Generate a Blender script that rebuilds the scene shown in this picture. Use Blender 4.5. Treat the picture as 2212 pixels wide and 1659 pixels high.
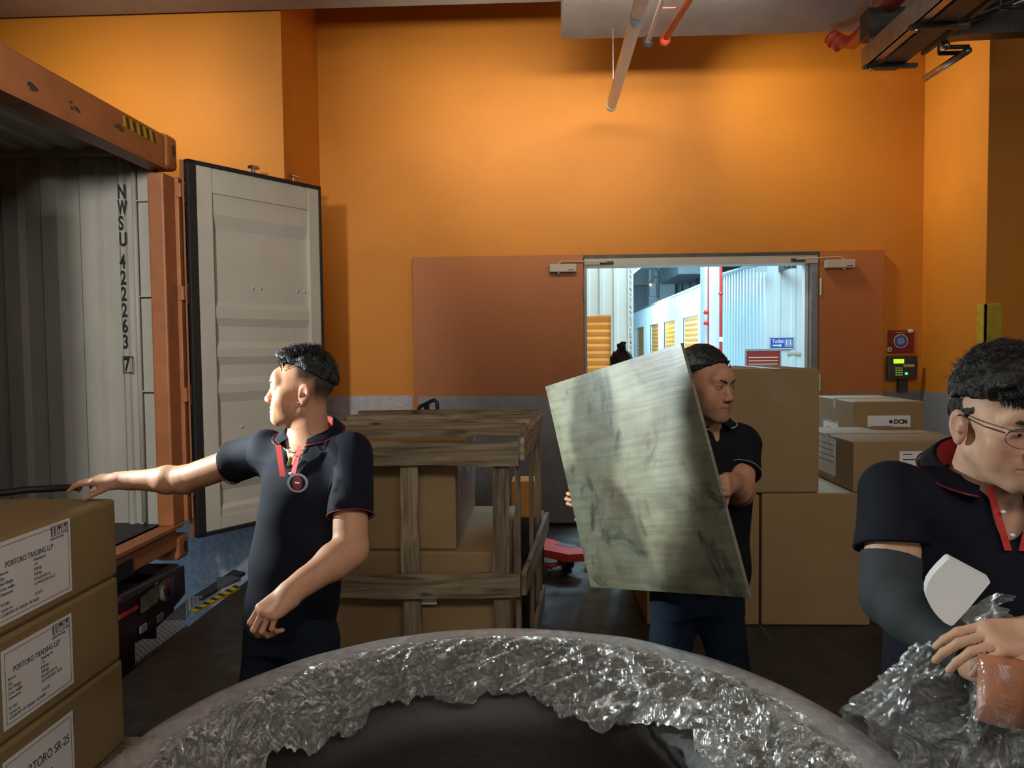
import bpy, bmesh, math, random
import numpy as np
from mathutils import Vector, Matrix, Euler
random.seed(7)
for o in list(bpy.data.objects): bpy.data.objects.remove(o)
S = bpy.context.scene; COL = S.collection
V = Vector

# ---------------------------------------------------------------- camera
YAW, PIT, ROLL, FPX = math.radians(2.28), math.radians(2.57), math.radians(-0.63), 1660.0
CR = (Matrix.Rotation(YAW, 3, 'Z') @ Matrix.Rotation(math.pi/2-PIT, 3, 'X') @ Matrix.Rotation(ROLL, 3, 'Z'))
CP = V((0, 0, 1.6))
cd = bpy.data.cameras.new('camera'); cam = bpy.data.objects.new('camera', cd); COL.objects.link(cam)
cd.sensor_width = 36; cd.lens = 36*FPX/2212; cd.clip_start = .05; cd.clip_end = 200
cam.matrix_world = Matrix.Translation(CP) @ CR.to_4x4()
S.camera = cam
def ray(x, y): return CR @ V(((x-1106)/FPX, -(y-829.5)/FPX, -1))
def atY(x, y, Y): d = ray(x, y); return CP + d*(Y/d.y)
def atX(x, y, X): d = ray(x, y); return CP + d*(X/d.x)
def atZ(x, y, Z): d = ray(x, y); return CP + d*((Z-1.6)/d.z)

# ---------------------------------------------------------------- view, world, large lights
S.view_settings.view_transform = 'Standard'; S.view_settings.look = 'None'
S.view_settings.gamma = 1; S.view_settings.exposure = 0.0
W = bpy.data.worlds.new('world'); S.world = W; W.use_nodes = True
bg = W.node_tree.nodes['Background']; bg.inputs[0].default_value = (.75, .8, 1, 1); bg.inputs[1].default_value = .05
def lamp(name, kind, loc, power, color=(1, 1, 1), size=.3, size_y=None, aim=None, spot=None, blend=.5):
    l = bpy.data.lights.new(name, kind); o = bpy.data.objects.new(name, l); COL.objects.link(o)
    o.location = loc; l.energy = power; l.color = color
    if kind == 'AREA':
        l.size = size
        if size_y: l.shape = 'RECTANGLE'; l.size_y = size_y
    else: l.shadow_soft_size = size
    if kind == 'SPOT': l.spot_size = math.radians(spot); l.spot_blend = blend
    if aim is not None: o.rotation_euler = (V(aim)-V(loc)).to_track_quat('-Z', 'Y').to_euler()
    return o
WARM = (1, .90, .74)
# unseen loading-bay lights, some added as fill (above and behind the frame)
lamp('unseen_ceiling_light', 'AREA', (.2, 4.62, 3.86), 24, WARM, 2.6, .12, aim=(.2, 6.8, 3.6)).data.spread = math.radians(88)
lamp('unseen_ceiling_light', 'AREA', (-2.9, 4.3, 3.95), 7.5, WARM, 1.2, .12, aim=(-3.0, 6.2, 3.4)).data.spread = math.radians(95)
lamp('unseen_ceiling_light', 'AREA', (1.0, 6.15, 4.5), 17, WARM, .5, .12, aim=(3.38, 6.5, 2.9)).data.spread = math.radians(80)  # added, hidden in the recess to brighten the right return wall
lamp('rear_fill_light', 'AREA', (-.8, -4.6, 2.7), 36, (1, .96, .90), 4.5, 1.8, aim=(-.2, 4, 1.6))  # added soft fill from behind the camera, no opening stands there
lamp('unseen_ceiling_light', 'AREA', (.6, -1.3, 3.75), 72, (1, .96, .88), 3.6, .8, aim=(.1, 4.2, .8))  # added main hall fill, brightens the crate and cartons
lamp('unseen_dock_spot', 'SPOT', (-1.85, .9, 2.95), 430, (1, .97, .9), .12, aim=(-3.3, 5.1, 1.7), spot=62, blend=.6)  # added spot, brightens the container's inside wall
lamp('unseen_ceiling_light', 'AREA', (4.8, -.2, 3.9), 38, (1, .95, .86), 2.4, .3, aim=(-3.2, 4.6, 1.4))  # added side fill from the right, towards the container mouth
lamp('bay_daylight', 'AREA', (-3.6, 4.9, -.35), 11, (.58, .78, 1), 1.2, .5, aim=(-2.6, 6.1, .1))
# cool storage corridor beyond the doorway
COOL = (.56, .88, 1)
lamp('corridor_light', 'AREA', (2.1, 9.2, 4.3), 340, COOL, 2.4, 3.0, aim=(2.2, 9.7, 0))
lamp('corridor_light', 'AREA', (2.0, 17, 4.1), 1000, COOL, 2.0, 9, aim=(2.6, 17, 0))
lamp('corridor_light', 'AREA', (1.75, 9.5, 3.5), 170, COOL, 1.2, .4, aim=(.4, 4.8, 0))  # added to throw spill through the doorway onto the hall floor
lamp('corridor_light', 'POINT', (2.4, 22, 3.4), 620, COOL, .5)  # added point light, lifts the far ceiling and column
# unseen dock lamp at the left, split in two, shining across onto the faces
lamp('unseen_dock_spot', 'SPOT', (-2.36, 1.92, 1.80), 420, (.90, 1, .98), .04, aim=(-.82, 2.38, 1.45), spot=19, blend=.5)  # added narrow beam for the left man's face
lamp('unseen_dock_spot', 'SPOT', (-2.42, 2.70, 1.72), 330, (.86, 1, .98), .05, aim=(-.5, 2.4, 1.42), spot=52, blend=.5)

# ---------------------------------------------------------------- materials
MATS = {}
def nt(name):
    m = bpy.data.materials.new(name); m.use_nodes = True
    n = m.node_tree; b = n.nodes['Principled BSDF']; return m, n, b
def N(n, t, **k):
    a = n.nodes.new(t)
    for q, v in k.items():
        if q in a.inputs: a.inputs[q].default_value = v
        else: setattr(a, q, v)
    return a
def ramp(n, fac, stops):
    r = n.nodes.new('ShaderNodeValToRGB'); e = r.color_ramp.elements
    while len(e) < len(stops): e.new(.5)
    for i, (p, c) in enumerate(stops):
        e[i].position = p; e[i].color = (*c, 1) if len(c) == 3 else c
    n.links.new(fac, r.inputs[0]); return r.outputs[0]
def mat(name, col, rough=.6, metal=0, var=.12, scale=6, bump=.02, bscale=60, spec=.5, stretch=(1, 1, 1), col2=None, lo=.35, hi=.7):
    """procedural surface: base colour broken up by noise, fine noise bump"""
    if name in MATS: return MATS[name]
    m, n, b = nt(name)
    tc = N(n, 'ShaderNodeTexCoord'); mp = N(n, 'ShaderNodeMapping', Scale=stretch)
    n.links.new(tc.outputs['Object'], mp.inputs[0])
    no = N(n, 'ShaderNodeTexNoise', Scale=scale, Detail=6, Roughness=.6); n.links.new(mp.outputs[0], no.inputs['Vector'])
    c2 = col2 or tuple(max(0, c*(1-var*2)) for c in col)
    n.links.new(ramp(n, no.outputs['Fac'], [(lo, c2), (hi, col)]), b.inputs['Base Color'])
    b.inputs['Roughness'].default_value = rough; b.inputs['Metallic'].default_value = metal
    b.inputs['Specular IOR Level'].default_value = spec
    if bump:
        n2 = N(n, 'ShaderNodeTexNoise', Scale=bscale, Detail=4); n.links.new(mp.outputs[0], n2.inputs['Vector'])
        bp = N(n, 'ShaderNodeBump', Strength=bump*10, Distance=.01); n.links.new(n2.outputs['Fac'], bp.inputs['Height'])
        n.links.new(bp.outputs[0], b.inputs['Normal'])
    MATS[name] = m; return m
def emis(name, col, st):
    m, n, b = nt(name); b.inputs['Base Color'].default_value = (*col, 1)
    b.inputs['Emission Color'].default_value = (*col, 1); b.inputs['Emission Strength'].default_value = st
    MATS[name] = m; return m
mat('orange_wall', (.66, .238, .013), .62, var=.06, scale=1.3, bump=.012, bscale=25)
mat('orange_door', (.46, .145, .028), .5, var=.05, scale=1.5, bump=.004)
mat('grey_steel', (.27, .27, .29), .45, .3, var=.12, scale=9, bump=.01)
mat('pale_steel', (.42, .40, .42), .45, .2, var=.12, scale=9, bump=.02, bscale=35)
mat('grey_paint', (.26, .28, .31), .6, var=.05, scale=2)
mat('blue_grey_wall', (.30, .34, .40), .7, var=.2, scale=25, bump=.02)
mat('ceiling_paint', (.42, .39, .37), .8, var=.08, scale=3)
mat('white_paint', (.75, .75, .73), .5, var=.04, scale=4, bump=0)
mat('corridor_white', (.62, .72, .78), .35, var=.04, scale=2, bump=0)
mat('corridor_grey', (.38, .46, .52), .5, var=.08, scale=2, bump=0)
mat('corridor_dark', (.42, .46, .49), .6, var=.1, scale=3, bump=0)
mat('shutter_orange', (.80, .36, .07), .4, var=.06, scale=3, bump=0)
mat('shutter_dark', (.35, .14, .08), .4, var=.06, scale=3, bump=0)
mat('red_pipe', (.55, .07, .035), .38, var=.1, scale=10, bump=.005)
mat('red_bright', (.62, .05, .05), .35, var=.05, bump=0)
mat('container_orange', (.42, .15, .055), .5, var=.14, scale=5, bump=.01)
mat('container_grey', (.42, .40, .35), .55, var=.1, scale=4, bump=.006, stretch=(1, 1, .3))
mat('container_door', (.50, .47, .40), .5, var=.05, scale=4, bump=.004)
mat('rubber', (.012, .012, .013), .6, var=.1, bump=.01)
mat('black_plastic', (.02, .02, .022), .4, var=.1, bump=0)
mat('dark_steel', (.09, .085, .08), .45, .5, var=.2, scale=12, bump=.02)
mat('zinc', (.55, .57, .58), .3, .9, var=.15, scale=20, bump=.01)
mat('chrome', (.8, .8, .8), .12, 1, var=.05, bump=0)
mat('carton', (.36, .225, .10), .75, var=.05, scale=4, bump=.006, bscale=90)
mat('carton_olive', (.29, .20, .085), .7, var=.05, scale=4, bump=.006, bscale=90)
mat('carton_inside', (.30, .2, .1), .8, var=.05, bump=0)
mat('tape', (.40, .28, .15), .25, var=.05, scale=12, bump=.01)
mat('paper', (.86, .83, .81), .6, var=.03, bump=0)
mat('ink', (.04, .04, .045), .7, var=.05, bump=0)
mat('truck_black', (.012, .010, .012), .5, var=.2, bump=.01)
mat('truck_maroon', (.05, .012, .016), .4, var=.2, bump=0)
mat('yellow', (.62, .45, .03), .5, var=.15, scale=14, bump=0)
mat('black_paint', (.015, .015, .015), .5, var=.1, bump=0)
mat('plate_green', (.25, .27, .20), .5, var=.3, scale=9, bump=0)
mat('sign_blue', (.03, .10, .45), .4, var=.03, bump=0)
mat('sign_red', (.22, .02, .02), .4, var=.05, bump=0)
mat('white_plastic', (.78, .80, .80), .35, var=.03, bump=0)
mat('closer_beige', (.52, .46, .37), .45, var=.05, bump=0)
mat('pipe_white', (.86, .92, .95), .35, var=.02, bump=0)
mat('gold', (.75, .50, .15), .25, 1, var=.05, bump=0)
mat('dark_glass', (.02, .02, .02), .15, bump=0)
emis('lcd_green', (.45, 1, .02), 1.2); emis('led_green', (.05, 1, .3), 1.0); emis('key_green', (.35, .6, .1), .35)
emis('tube_lit', (.95, 1, .95), 6); emis('lamp_amber', (1, .5, .2), 2)

def m_floor():
    m, n, b = nt('floor_epoxy'); tc = N(n, 'ShaderNodeTexCoord')
    no = N(n, 'ShaderNodeTexNoise', Scale=1.1, Detail=8, Roughness=.65); n.links.new(tc.outputs['Object'], no.inputs['Vector'])
    n.links.new(ramp(n, no.outputs['Fac'], [(.35, (.022, .018, .015)), (.65, (.050, .047, .044))]), b.inputs['Base Color'])
    n2 = N(n, 'ShaderNodeTexNoise', Scale=7, Detail=6); n.links.new(tc.outputs['Object'], n2.inputs['Vector'])
    n.links.new(ramp(n, n2.outputs['Fac'], [(.3, (.28,)*3), (.7, (.5,)*3)]), b.inputs['Roughness'])
    bp = N(n, 'ShaderNodeBump', Strength=.12, Distance=.02); n.links.new(n2.outputs['Fac'], bp.inputs['Height']); n.links.new(bp.outputs[0], b.inputs['Normal'])
    b.inputs['Specular IOR Level'].default_value = .3; MATS['floor'] = m
m_floor()
def m_wood():
    m, n, b = nt('crate_wood'); tc = N(n, 'ShaderNodeTexCoord'); oi = N(n, 'ShaderNodeObjectInfo')
    ad = N(n, 'ShaderNodeVectorMath', operation='ADD'); sc = N(n, 'ShaderNodeVectorMath', operation='SCALE', Scale=9.0)
    cx = N(n, 'ShaderNodeCombineXYZ'); n.links.new(oi.outputs['Random'], cx.inputs[0]); n.links.new(oi.outputs['Random'], cx.inputs[1])
    n.links.new(cx.outputs[0], sc.inputs[0]); n.links.new(tc.outputs['Object'], ad.inputs[0]); n.links.new(sc.outputs[0], ad.inputs[1])
    mp = N(n, 'ShaderNodeMapping', Scale=(1.3, 14, 14)); n.links.new(ad.outputs[0], mp.inputs[0])
    ns = N(n, 'ShaderNodeTexNoise', Scale=2.2, Detail=7, Distortion=1.2); n.links.new(mp.outputs[0], ns.inputs['Vector'])
    mk = N(n, 'ShaderNodeMapping', Scale=(3.2, 9, 9)); n.links.new(ad.outputs[0], mk.inputs[0])
    vo = N(n, 'ShaderNodeTexVoronoi', Scale=1.2); n.links.new(mk.outputs[0], vo.inputs['Vector'])
    base = ramp(n, ns.outputs['Fac'], [(.28, (.09, .055, .025)), (.5, (.26, .18, .095)), (.72, (.42, .31, .18))])
    kn = ramp(n, vo.outputs['Distance'], [(.07, (.18, .13, .09)), (.16, (1, 1, 1))])
    mx = N(n, 'ShaderNodeMix', data_type='RGBA', blend_type='MULTIPLY'); mx.inputs[0].default_value = .9
    n.links.new(base, mx.inputs[6]); n.links.new(kn, mx.inputs[7])
    hv = N(n, 'ShaderNodeHueSaturation', Saturation=.9); vr = N(n, 'ShaderNodeMapRange'); vr.inputs[3].default_value = .75; vr.inputs[4].default_value = 1.25
    n.links.new(oi.outputs['Random'], vr.inputs[0]); n.links.new(vr.outputs[0], hv.inputs['Value']); n.links.new(mx.outputs[2], hv.inputs['Color'])
    n.links.new(hv.outputs[0], b.inputs['Base Color']); b.inputs['Roughness'].default_value = .75
    bp = N(n, 'ShaderNodeBump', Strength=.35, Distance=.004); n.links.new(ns.outputs['Fac'], bp.inputs['Height']); n.links.new(bp.outputs[0], b.inputs['Normal'])
    MATS['wood'] = m
m_wood()
def m_ply():
    m, n, b = nt('weathered_board'); tc = N(n, 'ShaderNodeTexCoord')
    mp = N(n, 'ShaderNodeMapping', Scale=(3, 3, 1)); n.links.new(tc.outputs['Object'], mp.inputs[0])
    n1 = N(n, 'ShaderNodeTexNoise', Scale=1.6, Detail=8, Roughness=.6, Distortion=.4); n.links.new(mp.outputs[0], n1.inputs['Vector'])
    base = ramp(n, n1.outputs['Fac'], [(.32, (.115, .092, .060)), (.48, (.165, .158, .108)), (.66, (.215, .22, .165))])
    ms = N(n, 'ShaderNodeMapping', Scale=(2.0, 26, 1)); n.links.new(tc.outputs['Object'], ms.inputs[0])
    n3 = N(n, 'ShaderNodeTexNoise', Scale=2, Detail=6); n.links.new(ms.outputs[0], n3.inputs['Vector'])
    streak = ramp(n, n3.outputs['Fac'], [(.36, (.78, .77, .74)), (.55, (1, 1, 1))])
    md = N(n, 'ShaderNodeMapping', Scale=(5.5, 3.2, 1)); md.inputs['Location'].default_value = (3.3, 1.7, 0); n.links.new(tc.outputs['Object'], md.inputs[0])
    n2 = N(n, 'ShaderNodeTexNoise', Scale=1.5, Detail=9, Roughness=.62, Distortion=1.1); n.links.new(md.outputs[0], n2.inputs['Vector'])
    smear = ramp(n, n2.outputs['Fac'], [(.33, (.28, .31, .35)), (.40, (.72, .75, .78)), (.46, (1, 1, 1))])
    x1 = N(n, 'ShaderNodeMix', data_type='RGBA', blend_type='MULTIPLY'); x1.inputs[0].default_value = 1
    x2 = N(n, 'ShaderNodeMix', data_type='RGBA', blend_type='MULTIPLY'); x2.inputs[0].default_value = .9
    n.links.new(base, x1.inputs[6]); n.links.new(streak, x1.inputs[7]); n.links.new(x1.outputs[2], x2.inputs[6]); n.links.new(smear, x2.inputs[7])
    n.links.new(x2.outputs[2], b.inputs['Base Color']); b.inputs['Roughness'].default_value = .36; b.inputs['Specular IOR Level'].default_value = .6
    bp = N(n, 'ShaderNodeBump', Strength=.15, Distance=.003); n.links.new(n3.outputs['Fac'], bp.inputs['Height']); n.links.new(bp.outputs[0], b.inputs['Normal'])
    MATS['ply'] = m
m_ply()
def m_checker():
    m, n, b = nt('checker_plate'); tc = N(n, 'ShaderNodeTexCoord')
    mp = N(n, 'ShaderNodeMapping', Scale=(1, 1, 1)); mp.inputs['Rotation'].default_value = (0, 0, .785); n.links.new(tc.outputs['Object'], mp.inputs[0])
    br = N(n, 'ShaderNodeTexBrick', Scale=9.0, offset=.5); br.inputs['Mortar Size'].default_value = .03; n.links.new(mp.outputs[0], br.inputs['Vector'])
    bp = N(n, 'ShaderNodeBump', Strength=1, Distance=.006, invert=True); n.links.new(br.outputs['Fac'], bp.inputs['Height'])
    n.links.new(ramp(n, br.outputs['Fac'], [(0, (.5, .56, .6)), (1, (.2, .24, .27))]), b.inputs['Base Color'])
    b.inputs['Metallic'].default_value = .6; b.inputs['Roughness'].default_value = .35; n.links.new(bp.outputs[0], b.inputs['Normal'])
    MATS['checker'] = m
m_checker()
def m_film(name, alpha, col, rough, bstr, scl, warp=1.0, milky=.5, facet=0):
    """stretch film: part clear, part glossy, crumpled by ridged noise"""
    m, n, b = nt(name); out = n.nodes['Material Output']; tc = N(n, 'ShaderNodeTexCoord')
    w = N(n, 'ShaderNodeTexNoise', Scale=scl*.35, Detail=3); n.links.new(tc.outputs['Object'], w.inputs['Vector'])
    mx = N(n, 'ShaderNodeVectorMath', operation='MULTIPLY_ADD'); mx.inputs[1].default_value = (warp*.25,)*3
    n.links.new(w.outputs['Color'], mx.inputs[0]); n.links.new(tc.outputs['Object'], mx.inputs[2])
    v = N(n, 'ShaderNodeTexVoronoi', Scale=scl, feature='DISTANCE_TO_EDGE'); n.links.new(mx.outputs[0], v.inputs['Vector'])
    v2 = N(n, 'ShaderNodeTexNoise', Scale=scl*2.2, Detail=6, Roughness=.7, Distortion=2); n.links.new(mx.outputs[0], v2.inputs['Vector'])
    pw = N(n, 'ShaderNodeMath', operation='MULTIPLY_ADD'); n.links.new(v.outputs['Distance'], pw.inputs[0]); pw.inputs[1].default_value = 2.2; n.links.new(v2.outputs['Fac'], pw.inputs[2])
    bp = N(n, 'ShaderNodeBump', Strength=bstr, Distance=.02); n.links.new(pw.outputs[0], bp.inputs['Height'])
    n.links.new(bp.outputs[0], b.inputs['Normal']); b.inputs['Base Color'].default_value = (*col, 1); b.inputs['Roughness'].default_value = rough
    b.inputs['Specular IOR Level'].default_value = 1.0; b.inputs['IOR'].default_value = 1.7
    tr = N(n, 'ShaderNodeBsdfTransparent'); gl = N(n, 'ShaderNodeBsdfGlossy', Roughness=rough)
    if facet:   # each small facet of the creased film leans its own way
        stx = N(n, 'ShaderNodeMapping', Scale=(1, 1.0, 1.8)); n.links.new(mx.outputs[0], stx.inputs[0])
        vc = N(n, 'ShaderNodeTexVoronoi', Scale=scl*2.0); n.links.new(stx.outputs[0], vc.inputs['Vector'])
        f1 = N(n, 'ShaderNodeVectorMath', operation='SUBTRACT'); f1.inputs[1].default_value = (.5, .5, .5); n.links.new(vc.outputs['Color'], f1.inputs[0])
        f2 = N(n, 'ShaderNodeVectorMath', operation='MULTIPLY_ADD'); f2.inputs[1].default_value = (facet,)*3; n.links.new(f1.outputs[0], f2.inputs[0]); n.links.new(bp.outputs[0], f2.inputs[2])
        f3 = N(n, 'ShaderNodeVectorMath', operation='NORMALIZE'); n.links.new(f2.outputs[0], f3.inputs[0]); n.links.new(f3.outputs[0], gl.inputs['Normal'])
    else: n.links.new(bp.outputs[0], gl.inputs['Normal'])
    a1 = N(n, 'ShaderNodeMixShader'); a1.inputs[0].default_value = 1-milky; n.links.new(b.outputs[0], a1.inputs[1]); n.links.new(gl.outputs[0], a1.inputs[2])
    mr = N(n, 'ShaderNodeMapRange'); mr.inputs[1].default_value = .35; mr.inputs[2].default_value = .7; mr.inputs[3].default_value = max(0, alpha-.2); mr.inputs[4].default_value = min(1, alpha+.2)
    n.links.new(v2.outputs['Fac'], mr.inputs[0])
    a2 = N(n, 'ShaderNodeMixShader'); n.links.new(mr.outputs[0], a2.inputs[0]); n.links.new(tr.outputs[0], a2.inputs[1]); n.links.new(a1.outputs[0], a2.inputs[2])
    n.links.new(a2.outputs[0], out.inputs[0]); MATS[name] = m
m_film('film_crumpled', .66, (.52, .50, .44), .17, .8, 20, 1.6, .45, 1.3)
m_film('film_smooth', .72, (.33, .335, .345), .30, .25, 6, 1, .85)
m_film('film_bundle', .5, (.55, .57, .53), .14, .8, 14, 2.0, .55, 1.1)
mat('tub_shell', (.013, .008, .006), .55, var=.1, bump=.01)
m_film('film_clear', .16, (.5, .5, .5), .12, .3, 5, 1, .3)
def m_vcol(name, rough, bump, bscale, sss=0, spec=.4):
    m, n, b = nt(name); a = N(n, 'ShaderNodeAttribute', attribute_name='Col')
    tc = N(n, 'ShaderNodeTexCoord'); no = N(n, 'ShaderNodeTexNoise', Scale=30, Detail=5); n.links.new(tc.outputs['Object'], no.inputs['Vector'])
    mx = N(n, 'ShaderNodeMix', data_type='RGBA', blend_type='MULTIPLY'); mx.inputs[0].default_value = .35
    n.links.new(a.outputs['Color'], mx.inputs[6]); n.links.new(ramp(n, no.outputs['Fac'], [(.3, (.7, .6, .55)), (.7, (1.1, 1.1, 1.1))]), mx.inputs[7])
    n.links.new(mx.outputs[2], b.inputs['Base Color']); b.inputs['Roughness'].default_value = rough; b.inputs['Specular IOR Level'].default_value = spec
    n2 = N(n, 'ShaderNodeTexNoise', Scale=bscale, Detail=4); n.links.new(tc.outputs['Object'], n2.inputs['Vector'])
    bp = N(n, 'ShaderNodeBump', Strength=bump, Distance=.002); n.links.new(n2.outputs['Fac'], bp.inputs['Height']); n.links.new(bp.outputs[0], b.inputs['Normal'])
    if sss: b.inputs['Subsurface Weight'].default_value = sss; b.inputs['Subsurface Radius'].default_value = (.01, .004, .002); b.inputs['Subsurface Scale'].default_value = .6
    MATS[name] = m
m_vcol('skin', .55, .25, 160, .12, .3)
mat('navy_knit', (.0045, .0055, .014), .85, var=.2, scale=12, bump=.008, bscale=400, spec=.25)
mat('black_knit', (.005, .006, .008), .85, var=.1, scale=12, bump=.008, bscale=400, spec=.2)
mat('grey_sleeve', (.035, .042, .046), .8, var=.1, scale=12, bump=.02, bscale=300, spec=.3)
mat('denim_dark', (.010, .016, .030), .85, var=.25, scale=14, bump=.03, bscale=300, spec=.2)
mat('denim_blue', (.007, .016, .034), .85, var=.25, scale=10, bump=.03, bscale=300, spec=.2)
mat('collar_red', (.55, .03, .025), .75, var=.08, bump=.02, bscale=300)
mat('piping_red', (.25, .015, .03), .8, bump=0)
mat('piping_grey', (.35, .33, .36), .8, bump=0)
mat('hair_black', (.012, .010, .009), .45, var=.3, scale=30, bump=.06, bscale=250, stretch=(1, 1, .3), spec=.35)
mat('brow', (.02, .014, .01), .7, bump=0)
mat('eye_white', (.32, .28, .25), .3, bump=0); mat('iris', (.02, .01, .006), .1, bump=0)
mat('badge_grey', (.30, .30, .34), .6, bump=0); mat('badge_red', (.20, .02, .03), .6, bump=0)
mat('shoe', (.02, .02, .022), .6, bump=.01)
mat('core_card', (.45, .16, .07), .8, var=.1, scale=12, bump=.01)

# ---------------------------------------------------------------- builders
def link(name, me, m, parent=None, smooth=False):
    o = bpy.data.objects.new(name, me); COL.objects.link(o)
    for q in (m if isinstance(m, (list, tuple)) else [m]): me.materials.append(MATS[q] if isinstance(q, str) else q)
    if parent: o.parent = parent; o.matrix_parent_inverse = parent.matrix_world.inverted()
    if smooth: me.polygons.foreach_set('use_smooth', [True]*len(me.polygons))
    return o
def tag(o, label, cat, group=None):
    o['label'] = label; o['category'] = cat
    if group: o['group'] = group
    return o
def struct(o): o['kind'] = 'structure'; return o
def thing(name, label, cat, loc=(0, 0, 0), rz=0, group=None):
    o = bpy.data.objects.new(name, None); COL.objects.link(o); o.empty_display_size = .1
    o.matrix_world = Matrix.Translation(loc) @ Matrix.Rotation(rz, 4, 'Z')
    o.location = loc; o.rotation_euler = (0, 0, rz)
    bpy.context.view_layer.update()
    return tag(o, label, cat, group)
class MB:
    """collects shapes into one mesh; origin = first point's middle"""
    def __init__(s): s.bm = bmesh.new()
    def box(s, lo, hi, bev=0, M=None, seg=2):
        lo, hi = V(lo), V(hi); c = (lo+hi)/2; d = hi-lo
        r = bmesh.ops.create_cube(s.bm, size=1, matrix=Matrix.Translation(c) @ Matrix.Diagonal((abs(d.x), abs(d.y), abs(d.z), 1)))
        vs = r['verts']
        if bev:
            es = list({e for v in vs for e in v.link_edges})
            r2 = bmesh.ops.bevel(s.bm, geom=es, offset=bev, segments=seg, affect='EDGES', profile=.5)
            vs = list({v for f in r2['faces'] for v in f.verts} | {v for v in vs if v.is_valid})
        if M is not None: bmesh.ops.transform(s.bm, matrix=M, verts=vs)
        return s
    def tube(s, pts, r, n=12, caps=True):
        pts = [V(p) for p in pts]; rr = r if isinstance(r, (list, tuple)) else [r]*len(pts)
        rings = []; up = None
        for i, p in enumerate(pts):
            t = ((pts[i+1]-p) if i == 0 else (p-pts[i-1]) if i == len(pts)-1 else (pts[i+1]-p).normalized()+(p-pts[i-1]).normalized()).normalized()
            if up is None: up = t.orthogonal().normalized()
            a = (up-t*up.dot(t)).normalized(); up = a; b2 = t.cross(a)
            rings.append([s.bm.verts.new(p+(a*math.cos(k*2*math.pi/n)+b2*math.sin(k*2*math.pi/n))*rr[i]) for k in range(n)])
        for A, B in zip(rings, rings[1:]):
            for k in range(n): s.bm.faces.new((A[k], A[(k+1) % n], B[(k+1) % n], B[k]))
        if caps: s.bm.faces.new(rings[0][::-1]); s.bm.faces.new(rings[-1])
        return s
    def poly(s, pts, thick=None):
        vs = [s.bm.verts.new(V(p)) for p in pts]; f = s.bm.faces.new(vs)
        if thick is not None:
            r = bmesh.ops.extrude_face_region(s.bm, geom=[f])
            bmesh.ops.translate(s.bm, vec=V(thick), verts=[v for v in r['geom'] if isinstance(v, bmesh.types.BMVert)])
        return s
    def grid(s, P, closeu=False):
        vs = [[s.bm.verts.new(V(p)) for p in row] for row in P]; n = len(vs); m = len(vs[0])
        for i in range(n if closeu else n-1):
            for j in range(m-1):
                s.bm.faces.new((vs[i][j], vs[(i+1) % n][j], vs[(i+1) % n][j+1], vs[i][j+1]))
        return s
    def ball(s, c, r, n=12, sc=(1, 1, 1)):
        bmesh.ops.create_uvsphere(s.bm, u_segments=n, v_segments=max(6, n//2+2), radius=r, matrix=Matrix.Translation(c) @ Matrix.Diagonal((*sc, 1))); return s
    def build(s, name, m, parent=None, smooth=False, origin=None):
        bmesh.ops.recalc_face_normals(s.bm, faces=s.bm.faces)
        if origin is None:
            lo = [min(v.co[i] for v in s.bm.verts) for i in range(3)]; hi = [max(v.co[i] for v in s.bm.verts) for i in range(3)]
            origin = V(((lo[0]+hi[0])/2, (lo[1]+hi[1])/2, lo[2]))
        origin = V(origin); pm = parent.matrix_world.copy() if parent else Matrix.Identity(4)
        bmesh.ops.translate(s.bm, vec=-origin, verts=s.bm.verts)
        me = bpy.data.meshes.new(name); s.bm.to_mesh(me); s.bm.free()
        o = bpy.data.objects.new(name, me); COL.objects.link(o)
        for q in (m if isinstance(m, (list, tuple)) else [m]): me.materials.append(MATS[q] if isinstance(q, str) else q)
        if smooth: me.polygons.foreach_set('use_smooth', [True]*len(me.polygons))
        # vertices are in world axes; keep them there whatever the parent
        if parent:
            o.parent = parent; o.matrix_parent_inverse = pm.inverted()
        o.location = origin
        W_[o.name] = Matrix.Translation(origin)
        bpy.context.view_layer.update()
        return o
W_ = {}
def box(name, lo, hi, m, parent=None, bev=0, M=None): return MB().box(lo, hi, bev, M).build(name, m, parent)
def text(s, name, m, parent, M, size, sx=1.0, depth=.0008, align='LEFT', bold=0.0):
    """flat lettering as a mesh; M maps the text plane (x right, y up) into the world"""
    c = bpy.data.curves.new('t', 'FONT'); c.body = s; c.size = size; c.extrude = depth; c.align_x = align; c.offset = bold; c.space_line = 1.0
    t = bpy.data.objects.new('t', c); COL.objects.link(t)
    dg = bpy.context.evaluated_depsgraph_get(); me = bpy.data.meshes.new_from_object(t.evaluated_get(dg))
    bpy.data.objects.remove(t); bpy.data.curves.remove(c)
    me.transform(M @ Matrix.Diagonal((sx, 1, 1, 1)))
    o = bpy.data.objects.new(name, me); COL.objects.link(o); me.materials.clear(); me.materials.append(MATS[m])
    if parent: o.parent = parent; o.matrix_parent_inverse = parent.matrix_world.inverted()
    bpy.context.view_layer.update(); return o
def frameM(o, x, y):
    """matrix with origin o, x axis x, y axis y"""
    x = V(x).normalized(); y = V(y); y = (y-x*y.dot(x)).normalized(); z = x.cross(y)
    return Matrix(((x.x, y.x, z.x, o[0]), (x.y, y.y, z.y, o[1]), (x.z, y.z, z.z, o[2]), (0, 0, 0, 1)))
# ================================================================ ROOM
YW = 7.0; XL, XR = -2.008, 3.382; YP = 6.02; ZT = 5.0
D0, D1, DZ = .386, 2.456, 2.44          # doorway
# dock floor (edge at x = XE), lower truck bay
XE = -2.085
struct(box('floor', (XE, -5, -.14), (7, YW, 0), 'floor'))
struct(box('floor_truck_bay', (-12, -5, -1.0), (XE, 9, -.9), 'floor'))
struct(box('wall_dock_face', (XE+.001, -5, -.9), (XE+.25, YW, -.14), 'truck_black'))
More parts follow.
